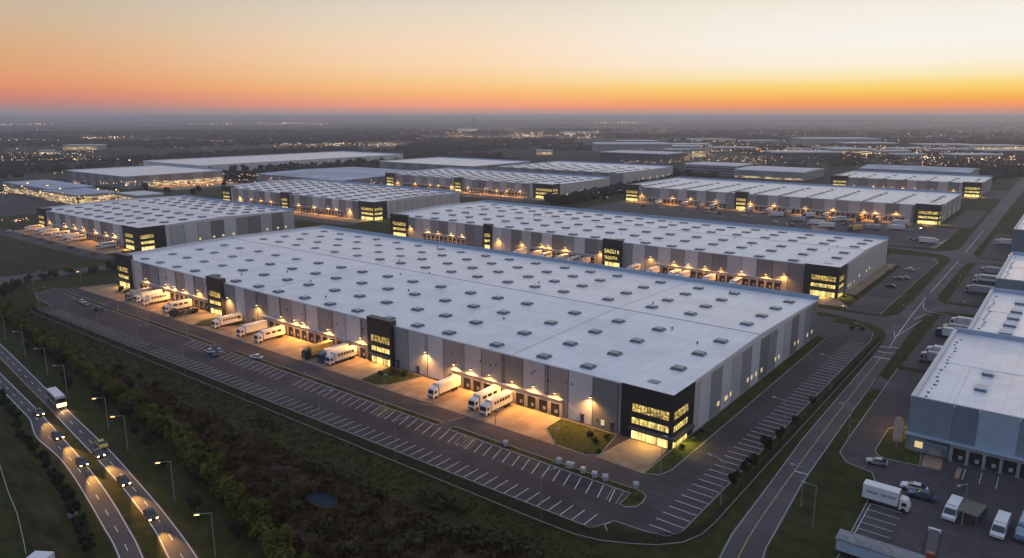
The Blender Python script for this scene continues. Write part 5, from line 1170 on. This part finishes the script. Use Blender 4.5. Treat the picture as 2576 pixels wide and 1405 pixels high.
def lights(x0, x1, y0, y1, n, size=1.0, warm=.3, clump=3):
    """street and yard lights of the far town, standing 5 to 9 m over the plain"""
    cs = [(rr.uniform(x0, x1), rr.uniform(y0, y1)) for _ in range(max(1, n // clump))]
    for i in range(n):
        cx, cy = rr.choice(cs); px = cx + rr.gauss(0, (x1 - x0) * .05 + 3); py = min(max(cy + rr.gauss(0, .8), y0), y1)
        z = rr.uniform(5, 9); p = at(px, py, z); d = p.length
        s = d * .00034 * size * rr.choice([.45, .55, .7, 1.0, 1.5]); mi = 1 if rr.random() < warm else 0
        if rr.random() < .03: mi = 2
        b0 = len(k.v); k.v += [(p.x + s, p.y, z), (p.x, p.y + s, z), (p.x - s, p.y, z), (p.x, p.y - s, z), (p.x, p.y, z + s), (p.x, p.y, z - s)]
        for f in ((0, 1, 4), (1, 2, 4), (2, 3, 4), (3, 0, 4), (1, 0, 5), (2, 1, 5), (3, 2, 5), (0, 3, 5)): k.f.append(tuple(b0 + q for q in f)); k.m.append(mi)
for q in [(0, 175, 311, 315, 70, .8), (340, 530, 312, 316, 40, .7), (520, 830, 309, 315, 120, .9), (640, 800, 309, 311, 60, 1.1), (860, 940, 306, 309, 30, .7), (0, 170, 350, 353, 45, .7), (215, 300, 343, 349, 70, .9), (300, 660, 344, 360, 80, .7), (0, 245, 378, 404, 190, .8), (700, 990, 359, 371, 190, .9), (820, 985, 360, 366, 120, 1.0),
          (1000, 1290, 319, 350, 240, .8), (1120, 1185, 332, 345, 110, .9), (1290, 1500, 331, 348, 320, .9), (1290, 1350, 340, 348, 70, 1.0), (1290, 1700, 305, 312, 120, .8), (1500, 1640, 307, 310, 60, 1.0), (1500, 1700, 318, 335, 110, .8), (1740, 1940, 357, 386, 260, .8), (1560, 1800, 376, 396, 150, .8), (1700, 1960, 395, 412, 120, .8),
          (1930, 2576, 299, 306, 100, .6), (1930, 2576, 306, 322, 130, .7), (1930, 2576, 322, 346, 150, .6), (1930, 2300, 366, 392, 330, .9), (2300, 2576, 366, 398, 240, .8), (2200, 2576, 398, 420, 110, .8), (1540, 1760, 402, 410, 80, .8)]: lights(*q, warm=.35)
lights(1700, 2576, 330, 420, 420, .8, .65, 1); lights(1930, 2576, 366, 398, 260, .9, .6, 2); lights(0, 1700, 325, 372, 160, .7, .5, 1); lights(0, 400, 380, 440, 60, .8, .5, 1)
lights(1930, 2290, 374, 383, 90, 1.6, .95); lights(2320, 2576, 392, 402, 40, 1.5, .95)
# yard lights round the middle and far warehouses
lights(160, 370, 454, 466, 90, .9, .4); lights(390, 545, 452, 468, 90, 1.1, .8); lights(0, 120, 462, 490, 90, 1.0, .8); lights(150, 300, 478, 508, 130, 1.0, .85); lights(545, 690, 437, 462, 90, .9, .7); lights(690, 960, 446, 462, 70, .9, .7); lights(1010, 1350, 474, 497, 200, .8, .75); lights(730, 900, 525, 552, 110, .6, .8); lights(1400, 1570, 470, 500, 30, .8, .3); lights(0, 80, 545, 560, 30, .8, .8); lights(1640, 1990, 560, 590, 60, .5, .6); lights(1980, 2250, 545, 600, 40, .5, .6); lights(2240, 2480, 600, 840, 60, .4, .4, 1)
tag(k.build('town_lights', ['city_white', 'city_warm', 'city_red'], None, False), kind='stuff')
p = at(1192, 316)
t = empty('radio_mast', (p.x * .6, p.y * .6, 0), 0, 'thin radio mast on the plain just below the horizon', 'mast')
k = MB(); k.tube((0, 0, 0), (0, 0, 62), 1.6, .9, 4); k.build('tower', 'dark_steel', t); k = MB(); k.box(-2.2, -2.2, 50, 2.2, 2.2, 58); k.build('antenna_cage', 'dark_steel', t)

# ------------------------------------------------------------------ air
hz = MB(); hz.box(-26000, -900, -1.5, 15000, 23000, 90)
m = bpy.data.materials.new('haze'); m.use_nodes = True; M['haze'] = m
N = m.node_tree.nodes; N.remove(N['Principled BSDF']); v = N.new('ShaderNodeVolumePrincipled')
v.inputs['Color'].default_value = (.95, .93, .98, 1); v.inputs['Density'].default_value = HAZE; v.inputs['Anisotropy'].default_value = .4
m.node_tree.links.new(v.outputs['Volume'], N['Material Output'].inputs['Volume'])
o = tag(hz.build('haze', 'haze'), kind='stuff')
# prototypes that were never placed are removed with their parts
for key, o in protos.items():
    if key not in used:
        for c in list(o.children_recursive): bpy.data.objects.remove(c)
        bpy.data.objects.remove(o)
